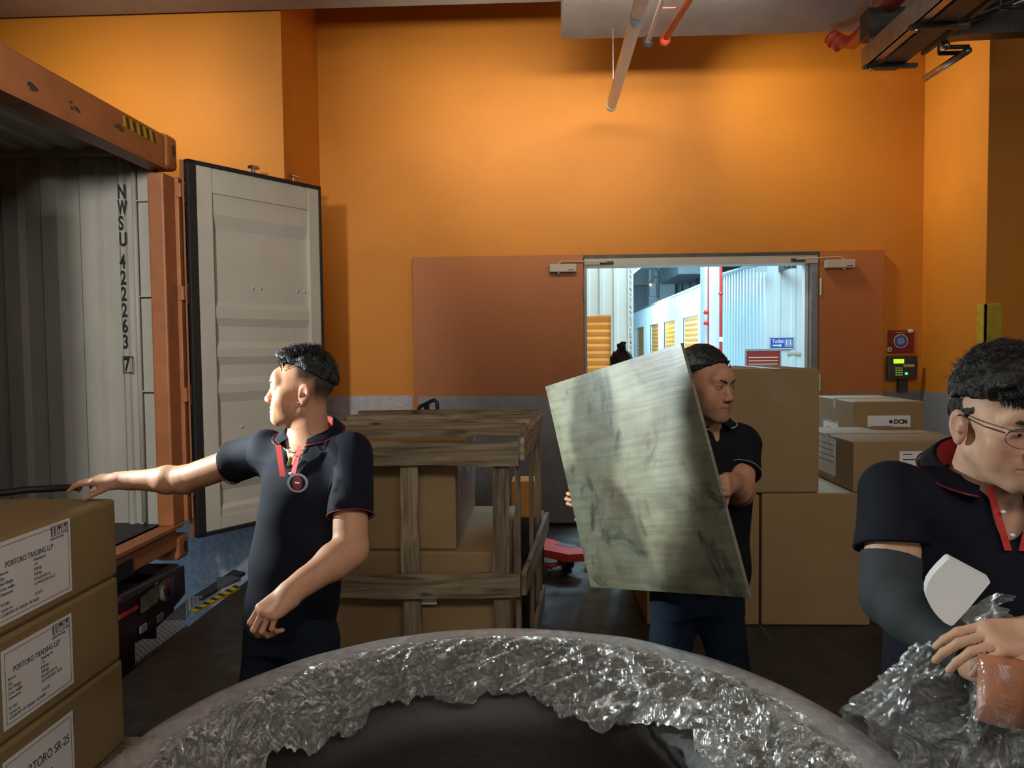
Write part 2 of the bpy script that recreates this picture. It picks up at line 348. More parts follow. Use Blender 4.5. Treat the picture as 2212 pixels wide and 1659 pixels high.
# back wall with doorway hole
w = MB(); w.box((XL, YW, 0), (D0, YW+.2, ZT)); w.box((D1, YW, 0), (XR, YW+.2, ZT)); w.box((D0, YW, DZ), (D1, YW+.2, ZT))
struct(w.build('wall_back', 'orange_wall'))
struct(box('wall_left', (-12, YP, -.9), (XL, YW+.2, ZT), 'orange_wall'))
struct(box('wall_right', (XR, YP, 0), (7, YW+.2, ZT), 'orange_wall'))
struct(box('wall_side', (6.9, -5, 0), (7.1, YP, ZT), 'orange_wall'))
struct(box('wall_front', (-12, -5.2, -.9), (7, -5, ZT), 'ceiling_paint'))
struct(box('ceiling', (-12, -5, 4.24), (.166, YP-.04, 5.02), 'ceiling_paint'))
struct(box('ceiling_soffit', (.166, -5, 3.965), (7, YP-.02, 5.02), 'ceiling_paint'))
struct(box('ceiling_recess', (-12, YP-.02, 5.0), (7, YW+.2, 5.1), 'ceiling_paint'))
# protective grey sheets along the wall bottoms
struct(box('trim_1', (XL+.02, YW-.012, 0), (-1.19, YW, 1.19), 'pale_steel'))
struct(box('trim_2', (-12, YP-.012, -.9), (XL, YP, 1.19), 'blue_grey_wall'))
struct(box('trim_3', (XR-.008, YP, 0), (XR, YW, 1.19), 'grey_paint'))
struct(box('trim_4', (XR-.008, YP-.008, 0), (6.9, YP, 1.19), 'grey_paint'))
struct(box('trim_5', (3.06, YW-.012, 0), (XR-.01, YW, 1.19), 'grey_steel'))
# door frame
t = thing('trim_door_frame', '', '', (1.42, YW, 0)); del t['label']; del t['category']; struct(t)
box('head_bar', (D0, YW-.03, DZ-.10), (D1, YW+.18, DZ-.005), 'closer_beige', t)
box('jamb', (D0-.004, YW-.02, 0), (D0+.02, YW+.18, DZ-.005), 'grey_steel', t)
box('jamb', (D1-.055, YW-.02, 0), (D1+.004, YW+.18, DZ-.005), 'grey_steel', t)
box('inner_strip', (D1-.085, YW+.06, 0), (D1-.057, YW+.14, DZ-.10), 'white_paint', t)
box('shadow_gap', (D0-.01, YW-.035, DZ-.03), (D1+.01, YW-.002, DZ), 'dark_steel', t)
for x in (D0+.14, D1-.24): box('arm_bracket', (x, YW-.05, DZ-.085), (x+.12, YW-.03, DZ-.06), 'black_plastic', t, bev=.004)
def leaf(name, x0, x1, cx0, cx1, armx, txt):
    t = thing(name, '', '', ((x0+x1)/2, YW, 0)); del t['label']; del t['category']; struct(t)
    box('panel', (x0, YW-.06, .02), (x1, YW-.012, DZ+.003), 'orange_door', t, bev=.003)
    box('kick_plate', (x0+.035, YW-.064, .03), (x1-.01, YW-.06, 1.18), 'grey_steel', t)
    c = box('door_closer', (cx0, YW-.12, DZ-.155), (cx1, YW-.06, DZ-.085), 'closer_beige', t, bev=.005)
    a = MB().tube([(armx, YW-.09, DZ-.087), (armx+(.03 if armx < 1 else -.03), YW-.09, DZ-.055), ((D0+.2) if armx < 1 else (D1-.2), YW-.06, DZ-.05-.02)], .006, 6)
    a.build('closer_arm', 'closer_beige', c)
    MB().tube([(armx, YW-.09, DZ-.17), (armx, YW-.09, DZ-.15)], .014, 10).build('spindle', 'zinc', c)
    box('marking', (cx1-.075, YW-.1212, DZ-.143), (cx1-.02, YW-.1199, DZ-.136), 'ink', c)
    for i in range(3): MB().tube([((x1 if x0 < 0 else x0), YW-.066, .35+i*.85), ((x1 if x0 < 0 else x0), YW-.066, .50+i*.85)], .009, 8).build('hinge', 'zinc', t)
    return t
P = atY(1187, 567, 6.9)
leaf('door_1', -1.164, D0-.012, atY(1187, 570, 6.9).x, atY(1245, 570, 6.9).x, atY(1206, 570, 6.9).x, 0)
leaf('door_2', D1+.012, 3.02, atY(1783, 560, 6.9).x, atY(1846, 560, 6.9).x, atY(1824, 560, 6.9).x, 0)

# ---- wall fittings on the right
def wallthing(name, label, cat, x0, y0, x1, y1, m, Y=YW, d=.01, bev=0):
    a, b_ = atY(x0, y1, Y), atY(x1, y0, Y)
    t = thing(name, label, cat, ((a.x+b_.x)/2, Y, a.z))
    box('plate', (a.x, Y-d, a.z), (b_.x, Y, b_.z), m, t, bev=bev); return t, a, b_
t, a, b_ = wallthing('wall_sticker', 'square red notice sticker with a round dark speech badge above the keypad', 'sign', 1917, 713, 1974, 763, 'sign_red')
c = atY(1946, 737, YW-.012)
MB().tube([(c.x, c.y+.002, c.z), (c.x, c.y-.001, c.z)], .062, 28).build('badge', 'white_plastic', t)
MB().tube([(c.x, c.y, c.z), (c.x, c.y-.002, c.z)], .056, 28).build('badge_face', 'sign_blue', t)
for i in range(5): box('text_line', (c.x-.035+.006*abs(i-2), c.y-.004, c.z+.026-i*.013), (c.x+.035-.006*abs(i-2), c.y-.002, c.z+.030-i*.013), 'paper', t)
c2 = atY(1967, 715, YW-.012); MB().ball((c2.x, c2.y, c2.z), .028, 14, (1, .1, .6)).build('corner_mark', 'paper', t, True)
c2 = atY(1922, 755, YW-.012); MB().ball((c2.x, c2.y, c2.z), .022, 14, (1, .1, 1)).build('corner_mark', 'paper', t, True)
MB().ball((c2.x, c2.y-.003, c2.z), .010, 14, (1, .1, 1)).build('corner_mark', 'ink', t, True)
box('text_line', (c.x-.05, c.y-.001, c.z+.075), (c.x+.04, c.y+.001, c.z+.082), 'closer_beige', t)
a, b_ = atY(1919, 820, 6.9), atY(1983, 768, 6.9)
t = thing('keypad_terminal', 'dark grey access keypad with lit green screen and keys on bracket', 'keypad', ((a.x+b_.x)/2, YW, a.z))
h = box('housing', (a.x, 6.9, a.z), (b_.x, 6.95, b_.z), 'dark_steel', t, bev=.008)
q, r = atY(1931, 785, 6.895), atY(1953, 776, 6.895); box('screen', (q.x, 6.895, q.z), (r.x, 6.9, r.z), 'lcd_green', t)
for i in range(4):
    for j in range(3):
        q = atY(1937+j*5.5, 795+i*5, 6.893); box('key', (q.x-.007, 6.893, q.z-.004), (q.x+.007, 6.899, q.z+.004), 'key_green', t)
q = atY(1958, 807, 6.893); MB().ball(q, .014, 12, (1, .3, .8)).build('button', 'led_green', t, True)
q = atY(1952, 793, 6.895); box('name_strip', (q.x, 6.895, q.z), (q.x+.095, 6.899, q.z+.025), 'closer_beige', t)
q = atY(1941, 846, 6.93); box('bracket', (q.x, 6.92, q.z), (q.x+.075, 6.97, a.z), 'dark_steel', t)
box('mount', (q.x+.01, 6.95, a.z+.02), (q.x+.065, YW, a.z+.12), 'dark_steel', t)
# corner guard on the pillar edge
a, b_ = atY(2104, 745, YP-.02), atY(2138, 656, YP-.02)
t = thing('corner_guard', 'vertical yellow over black foam guard on the right pillar corner', 'corner guard', (XR, YP, 0))
for z0, z1, m in ((b_.z-.34*1.0, b_.z, 'yellow'), (b_.z-.68, b_.z-.342, 'black_plastic'), (b_.z-1.02, b_.z-.682, 'yellow')):
    MB().box((XR-.03, YP-.03, z0), (XR+.11, YP, z1), .006).box((XR-.03, YP-.03, z0), (XR, YP+.07, z1), .006).build('foam_section', m, t)

# ---- pipes, tray under the soffit
def pipe(name, label, cat, pts, r, m, caps=None):
    o = MB().tube(pts, r, 16).build(name, m, None, True); tag(o, label, cat); return o
e = atZ(1321, 228, 3.62); far = e.y
t = thing('white_ceiling_pipe', 'long straight white pipe hanging level on thin wires below the soffit', 'pipe', (e.x, 3, 3.62))
MB().tube([(e.x, .5, 3.62), (e.x, far, 3.62)], .043, 20).build('tube', 'pipe_white', t, True)
MB().tube([(e.x, far-.05, 3.62), (e.x, far+.01, 3.62)], .047, 20).build('end_cap', 'pipe_white', t, True)
MB().tube([(e.x, far-1.75, 3.62), (e.x, far-1.6, 3.62)], .047, 20).build('coupling', 'pipe_white', t, True)
for dy in (-.7, -2.2): MB().tube([(e.x-.05, far+dy, 3.6), (e.x-.05, far+dy, 3.965)], .003, 6).build('hanging_wire', 'zinc', t)
a = atZ(1400, 90, 3.9); b_ = atZ(1436, 86, 3.9)
t = thing('conduit_pipe', 'thin white conduit running under the soffit beside the white pipe', 'pipe', (a.x, a.y, 3.9))
MB().tube([(a.x, 1.5, 3.9), (a.x, a.y, 3.9), (a.x, a.y+.02, 3.94)], .018, 10).build('tube', 'white_plastic', t, True)
MB().ball((a.x, a.y, 3.9), .045, 12).build('end_joint', 'dark_steel', t, True)
t = thing('sprinkler_pipe', 'thin bent red pipe beside the white conduit under the soffit', 'pipe', (b_.x, b_.y, 3.9))
MB().tube([(b_.x+.05, 1.5, 3.9), (b_.x+.05, b_.y-1.3, 3.9), (b_.x+.10, b_.y-1.1, 3.9), (b_.x, b_.y, 3.9), (b_.x, b_.y+.02, 3.93)], .022, 10).build('tube', 'red_pipe', t, True)
MB().ball((b_.x, b_.y, 3.9), .045, 12).build('end_joint', 'red_pipe', t, True)
MB().tube([(a.x, a.y-.5, 3.93), (b_.x, a.y-.5, 3.93)], .006, 6).build('clamp_bar', 'red_pipe', t)
# red sprinkler main, steel tray with rods, right top
a = atZ(1842, 92, 3.80)
t = thing('red_fire_main', 'thick red fire pipe with flanged elbow beside the ceiling tray', 'pipe', (a.x, a.y, 3.8))
MB().tube([(a.x-.02, 1.5, 3.80), (a.x, a.y, 3.80)], .05, 18).build('tube', 'red_pipe', t, True)
MB().tube([(a.x, a.y-.03, 3.80), (a.x-.0, a.y+.05, 3.82), (a.x-.07, a.y+.13, 3.86), (a.x-.09, a.y+.16, 3.90)], .045, 14).build('elbow', 'red_pipe', t, True)
for dz, dx in ((.04, -.04), (.075, -.08)): MB().tube([(a.x+dx, a.y+.10+dz*.5, 3.80+dz), (a.x+dx-.02, a.y+.12+dz*.5, 3.825+dz)], .062, 14).build('flange', 'red_pipe', t, True)
Z1 = 3.45
a0, a1 = atZ(1860, 150, Z1), atZ(1925, 150, Z1)
yf = a0.y
t = thing('cable_tray', 'grey steel strut tray hanging below the ceiling at the right', 'cable tray', (a0.x, yf, Z1))
MB().box((a0.x, 1.2, Z1), (a0.x+.02, yf, Z1+.13), .002).box((a0.x, 1.2, Z1), (a0.x+.07, yf, Z1+.012), .002).build('side_rail', 'zinc', t)
MB().box((a0.x+.09, 1.2, Z1-.005), (a0.x+.24, yf+.02, Z1+.02), .002).build('bottom_plate', 'dark_steel', t)
box('side_rail', (a0.x+.28, 1.2, Z1), (a0.x+.31, yf-.25, Z1+.12), 'dark_steel', t)
for k in range(4):
    y = yf-.10-k*.62
    MB().box((a0.x-.02, y-.02, Z1-.03), (a0.x+.32, y+.02, Z1-.005), .003).build('cross_bar', 'dark_steel', t)
    MB().tube([(a0.x+.02, y, Z1-.04), (a0.x+.02, y, 3.965)], .006, 8).build('hanger_rod', 'zinc', t)
    MB().ball((a0.x+.02, y, Z1-.035), .014, 8).build('nut', 'zinc', t)
box('junction_box', (a0.x-.02, yf-.16, Z1+.16), (a0.x+.22, yf-.02, Z1+.34), 'dark_steel', t, bev=.006)
q = atZ(1998, 170, 3.40); u = atZ(2096, 108, 3.40)
t = thing('black_duct_rack', 'dark flat duct on steel rods beside the tray, nearest the right pillar', 'duct rack', (q.x, q.y, 3.45))
dk = MB().box((a0.x+.36, 1.2, Z1+.06), (q.x-.06, q.y-.12, Z1+.16), .01).build('duct', 'truck_black', t)
MB().tube([(q.x, q.y, 3.40), (q.x+.02, u.y, 3.40)], .022, 10).build('rod', 'zinc', t, True)
for k, y in enumerate((u.y, u.y-.55, q.y-.4)):
    MB().tube([(a0.x+.34, y, 3.42), (q.x+.02, y, 3.42)], .014, 8).build('rod', 'dark_steel', t, True)
    MB().tube([(a0.x+.34, y, 3.42), (a0.x+.34, y, 3.96)], .008, 8).build('hanger_rod', 'zinc', t)
MB().ball((a0.x+.33, u.y, 3.43), .03, 10).build('eye_nut', 'chrome', t, True)
t = thing('slanting_beam', 'dark dusty steel beam crossing the top right corner', 'beam', (4, 5.0, 3.6))
MB().poly([atY(2035, 28, 5.3), atY(2240, -60, 5.3), atY(2240, 66, 5.3), atY(2090, 74, 5.3), atY(1960, 90, 5.3)], (0, .12, 0)).build('web', 'dark_steel', t)
MB().tube([atY(2020, 60, 5.2), atY(2120, 30, 5.1), atY(2240, -20, 5.0)], .03, 10).build('cable_bundle', 'black_plastic', t, True)
MB().tube([atY(2075, 45, 5.15), atY(2160, 22, 5.08), atY(2240, -12, 4.95)], .012, 10).build('flexible_conduit', 'zinc', t, True)
MB().tube([atY(1965, 40, 5.1), atY(2040, -6, 4.7), atY(2090, -40, 4.4)], .025, 10).build('orange_conduit', 'orange_wall', t, True)

# ================================================================ CORRIDOR beyond the doorway
struct(box('floor_corridor', (-3, YW, -.14), (9, 34, -.001), 'corridor_grey'))
struct(box('ceiling_corridor', (-3, YW+.2, 5.2), (9, 34, 5.3), 'corridor_dark'))
struct(box('wall_corridor_end', (-3, 33.8, 0), (9, 34, 5.3), 'corridor_grey'))
struct(box('wall_corridor_side', (-3, YW+.2, 0), (-2.9, 34, 5.3), 'corridor_grey'))
def corr(name, p0, p1, z1, pitch, dep, m='corridor_white', holes=()):
    """ribbed sheet wall from p0 to p1 (ribs as real folds), with rectangular holes (s0,s1,z)"""
    p0, p1 = V(p0), V(p1); L = (p1-p0).length; d = (p1-p0)/L; n = V((d.y, -d.x, 0)); b = MB()
    ss = [0.0]; k = 0
    prof = []
    while k*pitch < L:
        for f, h in ((0, 0), (.62, 0), (.68, 1), (.94, 1)): prof.append((k*pitch+f*pitch, h*dep))
        k += 1
    prof = [p for p in prof if p[0] < L]+[(L, 0)]
    cuts = sorted({c for h in holes for c in h[:2]})
    def depth(s):
        for (s0, d0), (s1, d1) in zip(prof, prof[1:]):
            if s0 <= s <= s1: return d0+(d1-d0)*(s-s0)/max(1e-6, s1-s0)
        return 0
    pts = sorted(prof+[(c, depth(c)) for c in cuts])
    for (s0, d0), (s1, d1) in zip(pts, pts[1:]):
        if s1-s0 < 1e-4: continue
        mid = (s0+s1)/2; zb = 0
        for h in holes:
            if h[0] <= mid <= h[1]: zb = h[2]
        A = p0+d*s0+n*d0; B = p0+d*s1+n*d1
        b.poly([(A.x, A.y, zb), (B.x, B.y, zb), (B.x, B.y, z1), (A.x, A.y, z1)])
    b.box((min(p0.x, p1.x)-.0, min(p0.y, p1.y)-.0, z1), (max(p0.x, p1.x)+.05, max(p0.y, p1.y)+.05, z1+.05))
    return struct(b.build(name, m))
def shutter(name, p0, p1, z1, m, n_in, slat=.075):
    """roller shutter curtain with curved slats"""
    p0, p1 = V(p0), V(p1); n = V(n_in); P = []; k = 0; z = z1
    rows = []
    while z > 0:
        for f, dd in ((0, 0), (.08, .012), (.35, .02), (.7, .012), (.92, 0)):
            rows.append((z-f*slat, dd))
        z -= slat
    b = MB(); b.grid([[p+n*dd+V((0, 0, zz)) for p in (p0, p1)] for zz, dd in rows])
    t = thing(name, '', '', (p0+p1)/2); del t['label']; del t['category']; struct(t)
    b.build('curtain', m, t)
    e = (p1-p0).normalized()
    MB().box((-.001, -.03, 0), (.03, .03, z1), 0, frameM(p0-e*.03, e, n)).build('guide', 'corridor_white', t)
    MB().box((-.001, -.03, 0), (.03, .03, z1), 0, frameM(p1, e, n)).build('guide', 'corridor_white', t)
    MB().box((-.03, -.03, z1-.02), ((p1-p0).length+.03, .04, z1+.05), 0, frameM(p0, e, n)).build('head_box', 'corridor_white', t)
    return t
# left block, facing the doorway
YB = 9.4
a, b_ = atY(1240, 572, YB), atY(1364, 572, YB); s0, s1, sz = atY(1240, 677, YB), atY(1320, 677, YB), atY(1300, 680, YB).z
xl = a.x-1.0
corr('wall_unit_left', (xl, YB, 0), (b_.x, YB, 0), a.z, .17, .02, holes=[(s0.x-xl-.6, s1.x-xl, sz)])
struct(box('trim_6', (b_.x-.03, YB-.02, 0), (b_.x+.02, YB+.04, a.z+.02), 'corridor_white'))
corr('wall_unit_left_side', (b_.x, YB, 0), (b_.x, 22, 0), a.z, .3, -.02)
shutter('door_3', (s0.x-.6, YB+.05, 0), (s1.x, YB+.05, 0), sz, 'shutter_orange', (0, -1, 0), .088)
# long row of units on the right, running away
YC = 12.0; XC = atY(1655, 600, YC).x; ZC = atX(1640, 570, XC).z
doors = []
for x0, x1 in ((1476, 1508), (1435, 1458), (1405, 1423), (1376, 1391)):
    doors.append((atX(x1, 700, XC).y, atX(x0, 700, XC).y))
holes = [(30-y1, 30-y0, 2.33) for y0, y1 in doors]
corr('wall_unit_row', (XC, 30, 0), (XC, YC, 0), ZC, .2, .02, 'corridor_white', holes)
for i, (y0, y1) in enumerate(doors):
    shutter('door_%d' % (4+i), (XC+.05, y0, 0), (XC+.05, y1, 0), 2.33, 'shutter_orange', (-1, 0, 0), .12)
# front-facing wall with the toilet sign
s0, s1, sz = atY(1612, 760, YC-.4), atY(1683, 760, YC), atY(1640, 760, YC).z
xr = 8.5
zF = 4.6
s0 = atY(1612, 760, YC)
corr('wall_unit_front', (XC, YC, 0), (xr, YC, 0), zF, .23, .015)
t = thing('trim_7', '', '', (XC, 11.5, 0)); del t['label']; del t['category']; struct(t)
MB().tube([(XC-.02, 30, ZC+.03), (XC-.02, YC, ZC+.03)], .03, 8).build('eave_rail', 'corridor_white', t, True)
def hang(name, label, cat, x0, y0, x1, y1, m, Y): 
    a, b_ = atY(x0, y1, Y), atY(x1, y0, Y); t = thing(name, label, cat, ((a.x+b_.x)/2, Y, a.z))
    box('panel', (a.x, Y-.012, a.z), (b_.x, Y, b_.z), m, t); return t, a, b_
Y = YC-.02
t, a, b_ = hang('toilet_sign', 'blue toilet direction sign with white figures on the ribbed wall', 'sign', 1662, 728, 1715, 754, 'sign_blue', Y)
hgt = b_.z-a.z; wd = b_.x-a.x
Mx = frameM((a.x+wd*.10, Y-.0135, a.z+hgt*.52), (1, 0, 0), (0, 0, 1))
text('Toilet', 'lettering', 'white_plastic', t, Mx, hgt*.44, .92, .001, bold=.001)
zc = a.z+hgt*.3
MB().poly([(a.x+wd*.13, Y-.014, zc-.012), (a.x+wd*.13, Y-.014, zc+.012), (a.x+wd*.42, Y-.014, zc+.012), (a.x+wd*.42, Y-.014, zc+.03), (a.x+wd*.5, Y-.014, zc), (a.x+wd*.42, Y-.014, zc-.03), (a.x+wd*.42, Y-.014, zc-.012)], (0, .001, 0)).build('arrow', 'white_plastic', t)
x0 = a.x+wd*.62
f = MB()
for (q0, r0, q1, r1) in ((0, .2, .30, .23), (0, .77, .30, .8), (0, .2, .012, .8), (.29, .2, .302, .8), (.145, .2, .155, .8)): f.box((x0+wd*q0, Y-.0145, a.z+hgt*r0), (x0+wd*q1, Y-.0125, a.z+hgt*r1))
for cx in (.075, .225):
    f.ball((x0+wd*cx, Y-.0135, a.z+hgt*.68), .013, 8, (1, .1, 1)); f.box((x0+wd*(cx-.03), Y-.0145, a.z+hgt*.3), (x0+wd*(cx+.03), Y-.0125, a.z+hgt*.6))
f.build('pictogram', 'white_plastic', t)
for (q0, r0, q1, r1) in ((0, .0, 1, .05), (0, .95, 1, 1), (0, 0, .025, 1), (.975, 0, 1, 1)): box('border', (a.x+wd*q0, Y-.0145, a.z+hgt*r0), (a.x+wd*q1, Y-.0122, a.z+hgt*r1), 'white_plastic', t)
t, a, b_ = hang('red_corridor_sign', 'dark red framed board low on the ribbed wall below the toilet sign', 'sign', 1612, 758, 1684, 800, 'sign_red', YC-.4)
for k in range(4): box('text_line', (a.x+.03, YC-.414, b_.z-.10-k*.05), (b_.x-.03, YC-.412, b_.z-.088-k*.05), 'closer_beige', t)
box('frame_edge', (a.x-.02, YC-.42, b_.z), (b_.x+.02, YC-.39, b_.z+.03), 'grey_steel', t)
for xx in (a.x-.02, b_.x): box('post', (xx, YC-.42, 0), (xx+.02, YC-.39, b_.z), 'grey_steel', t)
t, a, b_ = hang('small_wall_plate', 'small brown strip plate on the wall right of the red board', 'sign', 1700, 761, 1733, 766, 'closer_beige', YC-.02)
t, a, b_ = hang('hinge_bracket', 'dark perforated metal bracket high on the corridor wall', 'bracket', 1693, 564, 1720, 580, 'dark_steel', YC-.5)
for k in range(4): MB().ball((a.x+.04+k*.035, YC-.515, a.z+.03+(k % 2)*.05), .009, 8).build('bolt', 'chrome', t, True)
box('arm', (a.x+.07, YC-.5, a.z), (b_.x-.07, YC-.02, b_.z), 'dark_steel', t)
t, a, b_ = hang('security_camera', 'pale grey box camera high on the corridor wall', 'camera', 1634, 566, 1657, 588, 'corridor_grey', YC-.3)
box('bracket', (a.x+.05, YC-.3, a.z+.05), (a.x+.09, YC, a.z+.09), 'corridor_grey', t)
MB().tube([atY(1634, 574, YC-.32), atY(1590, 583, YC+1.2), atY(1540, 597, YC+3)], .02, 8).build('conduit', 'corridor_grey', t, True)
# column and red fire pipes in front of the row
a, b_ = atY(1522, 700, 11.0), atY(1556, 700, 11.0)
struct(box('wall_corridor_column', (a.x, 11.0, 0), (b_.x, 11.3, 5.2), 'corridor_white'))
c = atY(1557, 700, 10.85)
t = thing('fire_riser', 'thick vertical red riser pipe right of the pale corridor column', 'pipe', (c.x, 10.85, 0))
MB().tube([(c.x, 10.85, 0), (c.x, 10.85, 5.2)], .021, 12).build('tube', 'red_bright', t, True)
MB().tube([(c.x, 10.85, atY(1557, 634, 10.85).z-.02), (c.x, 10.85, atY(1557, 634, 10.85).z+.02)], .03, 12).build('clamp', 'red_bright', t, True)
box('label_band', (c.x-.022, 10.826, atY(1557, 738, 10.85).z), (c.x+.022, 10.87, atY(1557, 728, 10.85).z), 'paper', t)
c = atY(1530, 700, 10.9)
t = thing('fire_branch_pipe', 'thin vertical red pipe with two round bells on the pale column', 'pipe', (c.x, 10.9, 0))
MB().tube([(c.x, 10.9, 0), (c.x, 10.9, atY(1530, 575, 10.9).z), (c.x-.05, 10.9, atY(1530, 574, 10.9).z)], .013, 10).build('tube', 'red_bright', t, True)
for yy in (674, 697): 
    q = atY(1527, yy, 10.87); MB().tube([(q.x-.01, 10.9, q.z), (q.x-.01, 10.84, q.z)], .036, 16).build('bell', 'red_bright', t, True)
# far ceiling services
t = thing('corridor_lamp', 'lit slanting tube lamp under the corridor ceiling', 'lamp', atY(1378, 578, 11))
MB().tube([atY(1364, 589, 11), atY(1391, 567, 10.2)], .03, 8).build('tube', 'tube_lit', t)
MB().box((-.02, -.03, 0), (.9, .03, .05), 0, frameM(atY(1365, 592, 11)+V((0, 0, .03)), atY(1391, 567, 10.2)-atY(1364, 589, 11), (0, 0, 1))).build('batten', 'corridor_white', t)
for q in (atY(1370, 585, 11), atY(1386, 572, 10.4)): MB().tube([q, (q.x, q.y, 5.19)], .006, 6).build('hanging_wire', 'zinc', t)
a, b_ = atY(1402, 640, 31), atY(1458, 640, 31); struct(box('wall_far_column', (a.x, 31, 0), (b_.x, 31.5, 5.2), 'corridor_white'))
a, b_ = atY(1465, 592, 26), atY(1523, 560, 26)
o = box('ceiling_duct', (a.x, 26, a.z), (b_.x+.1, 30, 5.19), 'corridor_grey'); tag(o, 'square grey air duct under the far corridor ceiling', 'duct')
a, b_ = atY(1366, 616, 25), atY(1520, 590, 25)
for k in range(4):
    q = atY(1462+k*17, 615, 24); 
t = thing('wall_louvre', 'grey slatted louvre high at the far end of the corridor', 'louvre', (atY(1490, 610, 32).x, 32, 3))
a, b_ = atY(1458, 622, 32), atY(1524, 592, 32)
for k in range(4): box('slat', (a.x+k*(b_.x-a.x)/4+.02, 32, 0), (a.x+(k+1)*(b_.x-a.x)/4-.04, 32.1, b_.z), 'corridor_dark', t)
a, b_ = atY(1364, 616, 32), atY(1400, 590, 32); o = box('far_ceiling_beam', (a.x-3, 32, a.z), (b_.x, 32.4, 5.19), 'corridor_dark'); tag(o, 'dark beam left of the far pale column', 'beam')
t = thing('electric_box', 'small pale switch box with amber lamp and conduit on far column', 'switch box', atY(1410, 640, 30.8))
a, b_ = atY(1403, 640, 30.8), atY(1418, 611, 30.8); box('case', (a.x, 30.8, a.z), (b_.x, 31, b_.z), 'corridor_white', t, bev=.01)
q = atY(1405, 615, 30.75); MB().ball(q, .05, 8).build('indicator', 'lamp_amber', t, True)
MB().tube([atY(1375, 581, 30.7), atY(1415, 581, 30.7), atY(1421, 587, 30.7), atY(1421, 645, 30.7)], .04, 8).build('conduit', 'corridor_grey', t, True)
MB().tube([atY(1404, 610, 30.7), atY(1412, 598, 30.7), atY(1420, 600, 30.7)], .03, 8).build('conduit', 'corridor_grey', t, True)
box('strut', (a.x+.1, 30.9, b_.z), (a.x+.16, 31, 5.19), 'corridor_grey', t)
# ================================================================ CONTAINER
RX, CY0, CY1, CZ0, CZ1 = -2.50, 2.81, 5.25, .18, 3.07
t = thing('shipping_container', 'open orange shipping container with grey ribbed inside wall at the dock', 'shipping container', (RX-3, (CY0+CY1)/2, CZ0))
CT = t; XB = RX-6.0
def trapwall(name, x0, x1, y, z0, z1, out, m, parent):
    b = MB(); pitch = .272; x = x1-.30; prof = [(x1, 0), (x1-.17, 0), (x1-.18, out*.6), (x1-.205, out*.6), (x1-.215, 0)]
    x = x1-.215
    while x > x0:
        for dx, dd in ((0, 0), (.028, 1), (.136, 1), (.164, 0)): prof.append((x-dx-.03, dd*out))
        x -= pitch
    for (xa, da), (xb, db) in zip(prof, prof[1:]):
        b.poly([(xa, y+da, z0), (xb, y+db, z0), (xb, y+db, z1), (xa, y+da, z1)])
    return b.build(name, m, parent)
trapwall('side_wall', XB, RX-.10, 5.13, .43, 2.96, .036, 'container_grey', t)
trapwall('side_wall', XB, RX-.10, 2.93, .43, 2.96, -.036, 'container_grey', t)
rb = MB(); k = 0
while k*.21 < 5.9:
    xx = RX-.14-k*.21
    for a, b_, h0, h1 in ((0, .09, 0, 0), (.09, .11, 0, .02), (.11, .19, .02, .02), (.19, .21, .02, 0)):
        rb.poly([(xx-a, CY0+.05, 2.97+h0), (xx-b_, CY0+.05, 2.97+h1), (xx-b_, CY1-.05, 2.97+h1), (xx-a, CY1-.05, 2.97+h0)])
    k += 1
rb.build('roof', 'container_grey', t)
box('roof_skin', (XB, CY0+.02, 3.0), (RX-.1, CY1-.02, 3.03), 'container_orange', t)
box('outer_side_panel', (XB, CY1-.05, .3), (RX-.12, CY1-.01, 3.0), 'container_orange', t)
box('outer_side_panel', (XB, CY0+.01, .3), (RX-.12, CY0+.05, 3.0), 'container_orange', t)
box('end_wall', (XB-.05, CY0, CZ0), (XB, CY1, 3.03), 'container_grey', t)
box('floor_boards', (XB, CY0+.05, .36), (RX-.10, CY1-.05, .43), 'truck_black', t)
box('top_side_rail', (XB, 5.09, 2.93), (RX-.1, 5.17, 3.0), 'container_grey', t, bev=.01)
hd = MB().box((RX-.10, CY0+.1, 2.84), (RX, CY1-.16, 3.055), .012).box((RX-.12, CY0+.1, 2.825), (RX+.012, CY1-.15, 2.84)).build('header', 'container_orange', t)
# hazard stripes on the header
q0, q1 = atX(268, 268, RX+.002), atX(339, 304, RX+.002)
ya, yb = q0.y, q1.y
base = box('hazard_sticker', (RX+.0005, ya, 2.965), (RX+.002, yb, 3.03), 'yellow', hd)
for k in range(5):
    y = ya+(k+.45)*(yb-ya)/5; s = (yb-ya)/11
    MB().poly([(RX+.0025, y, 2.965), (RX+.0025, y+s, 2.965), (RX+.0025, y+s-.02, 3.03), (RX+.0025, y-.02, 3.03)], (.0005, 0, 0)).build('black_stripe', 'black_paint', hd)
for (px_, py_) in ((73, 188), (163, 231), (258, 274)):
    q = atX(px_, py_, RX+.003)
    sc_ = MB()
    for k in range(7): sc_.ball((RX+.001, q.y+random.uniform(-.04, .04), q.z+random.uniform(-.018, .018)), random.uniform(.008, .02), 8, (.08, 1.5, .7))
    sc_.build('scuff_mark', 'dark_steel', hd, True)
sl = MB().box((RX-.14, CY0+.1, .27), (RX, CY1-.16, .43), .01).box((RX-.02, CY0+.1, .41), (RX+.02, CY1-.1, .432)).build('sill', 'container_orange', t)
q = atX(333, 1276, RX+.01)
box('sill_recess', (RX-.01, 4.28, .26), (RX+.006, 4.52, .36), 'truck_black', sl)
def post(y0, y1):
    b = MB(); b.box((RX-.11, y0, .43), (RX, y1, 2.80), .012)
    b.box((RX, (y0 if y0 < 4 else y1-.05), .43), (RX+.03, (y0+.05 if y0 < 4 else y1), 2.80), .006)
    return b.build('corner_post', 'container_orange', t)
post(CY0, CY0+.2); post(5.05, CY1)
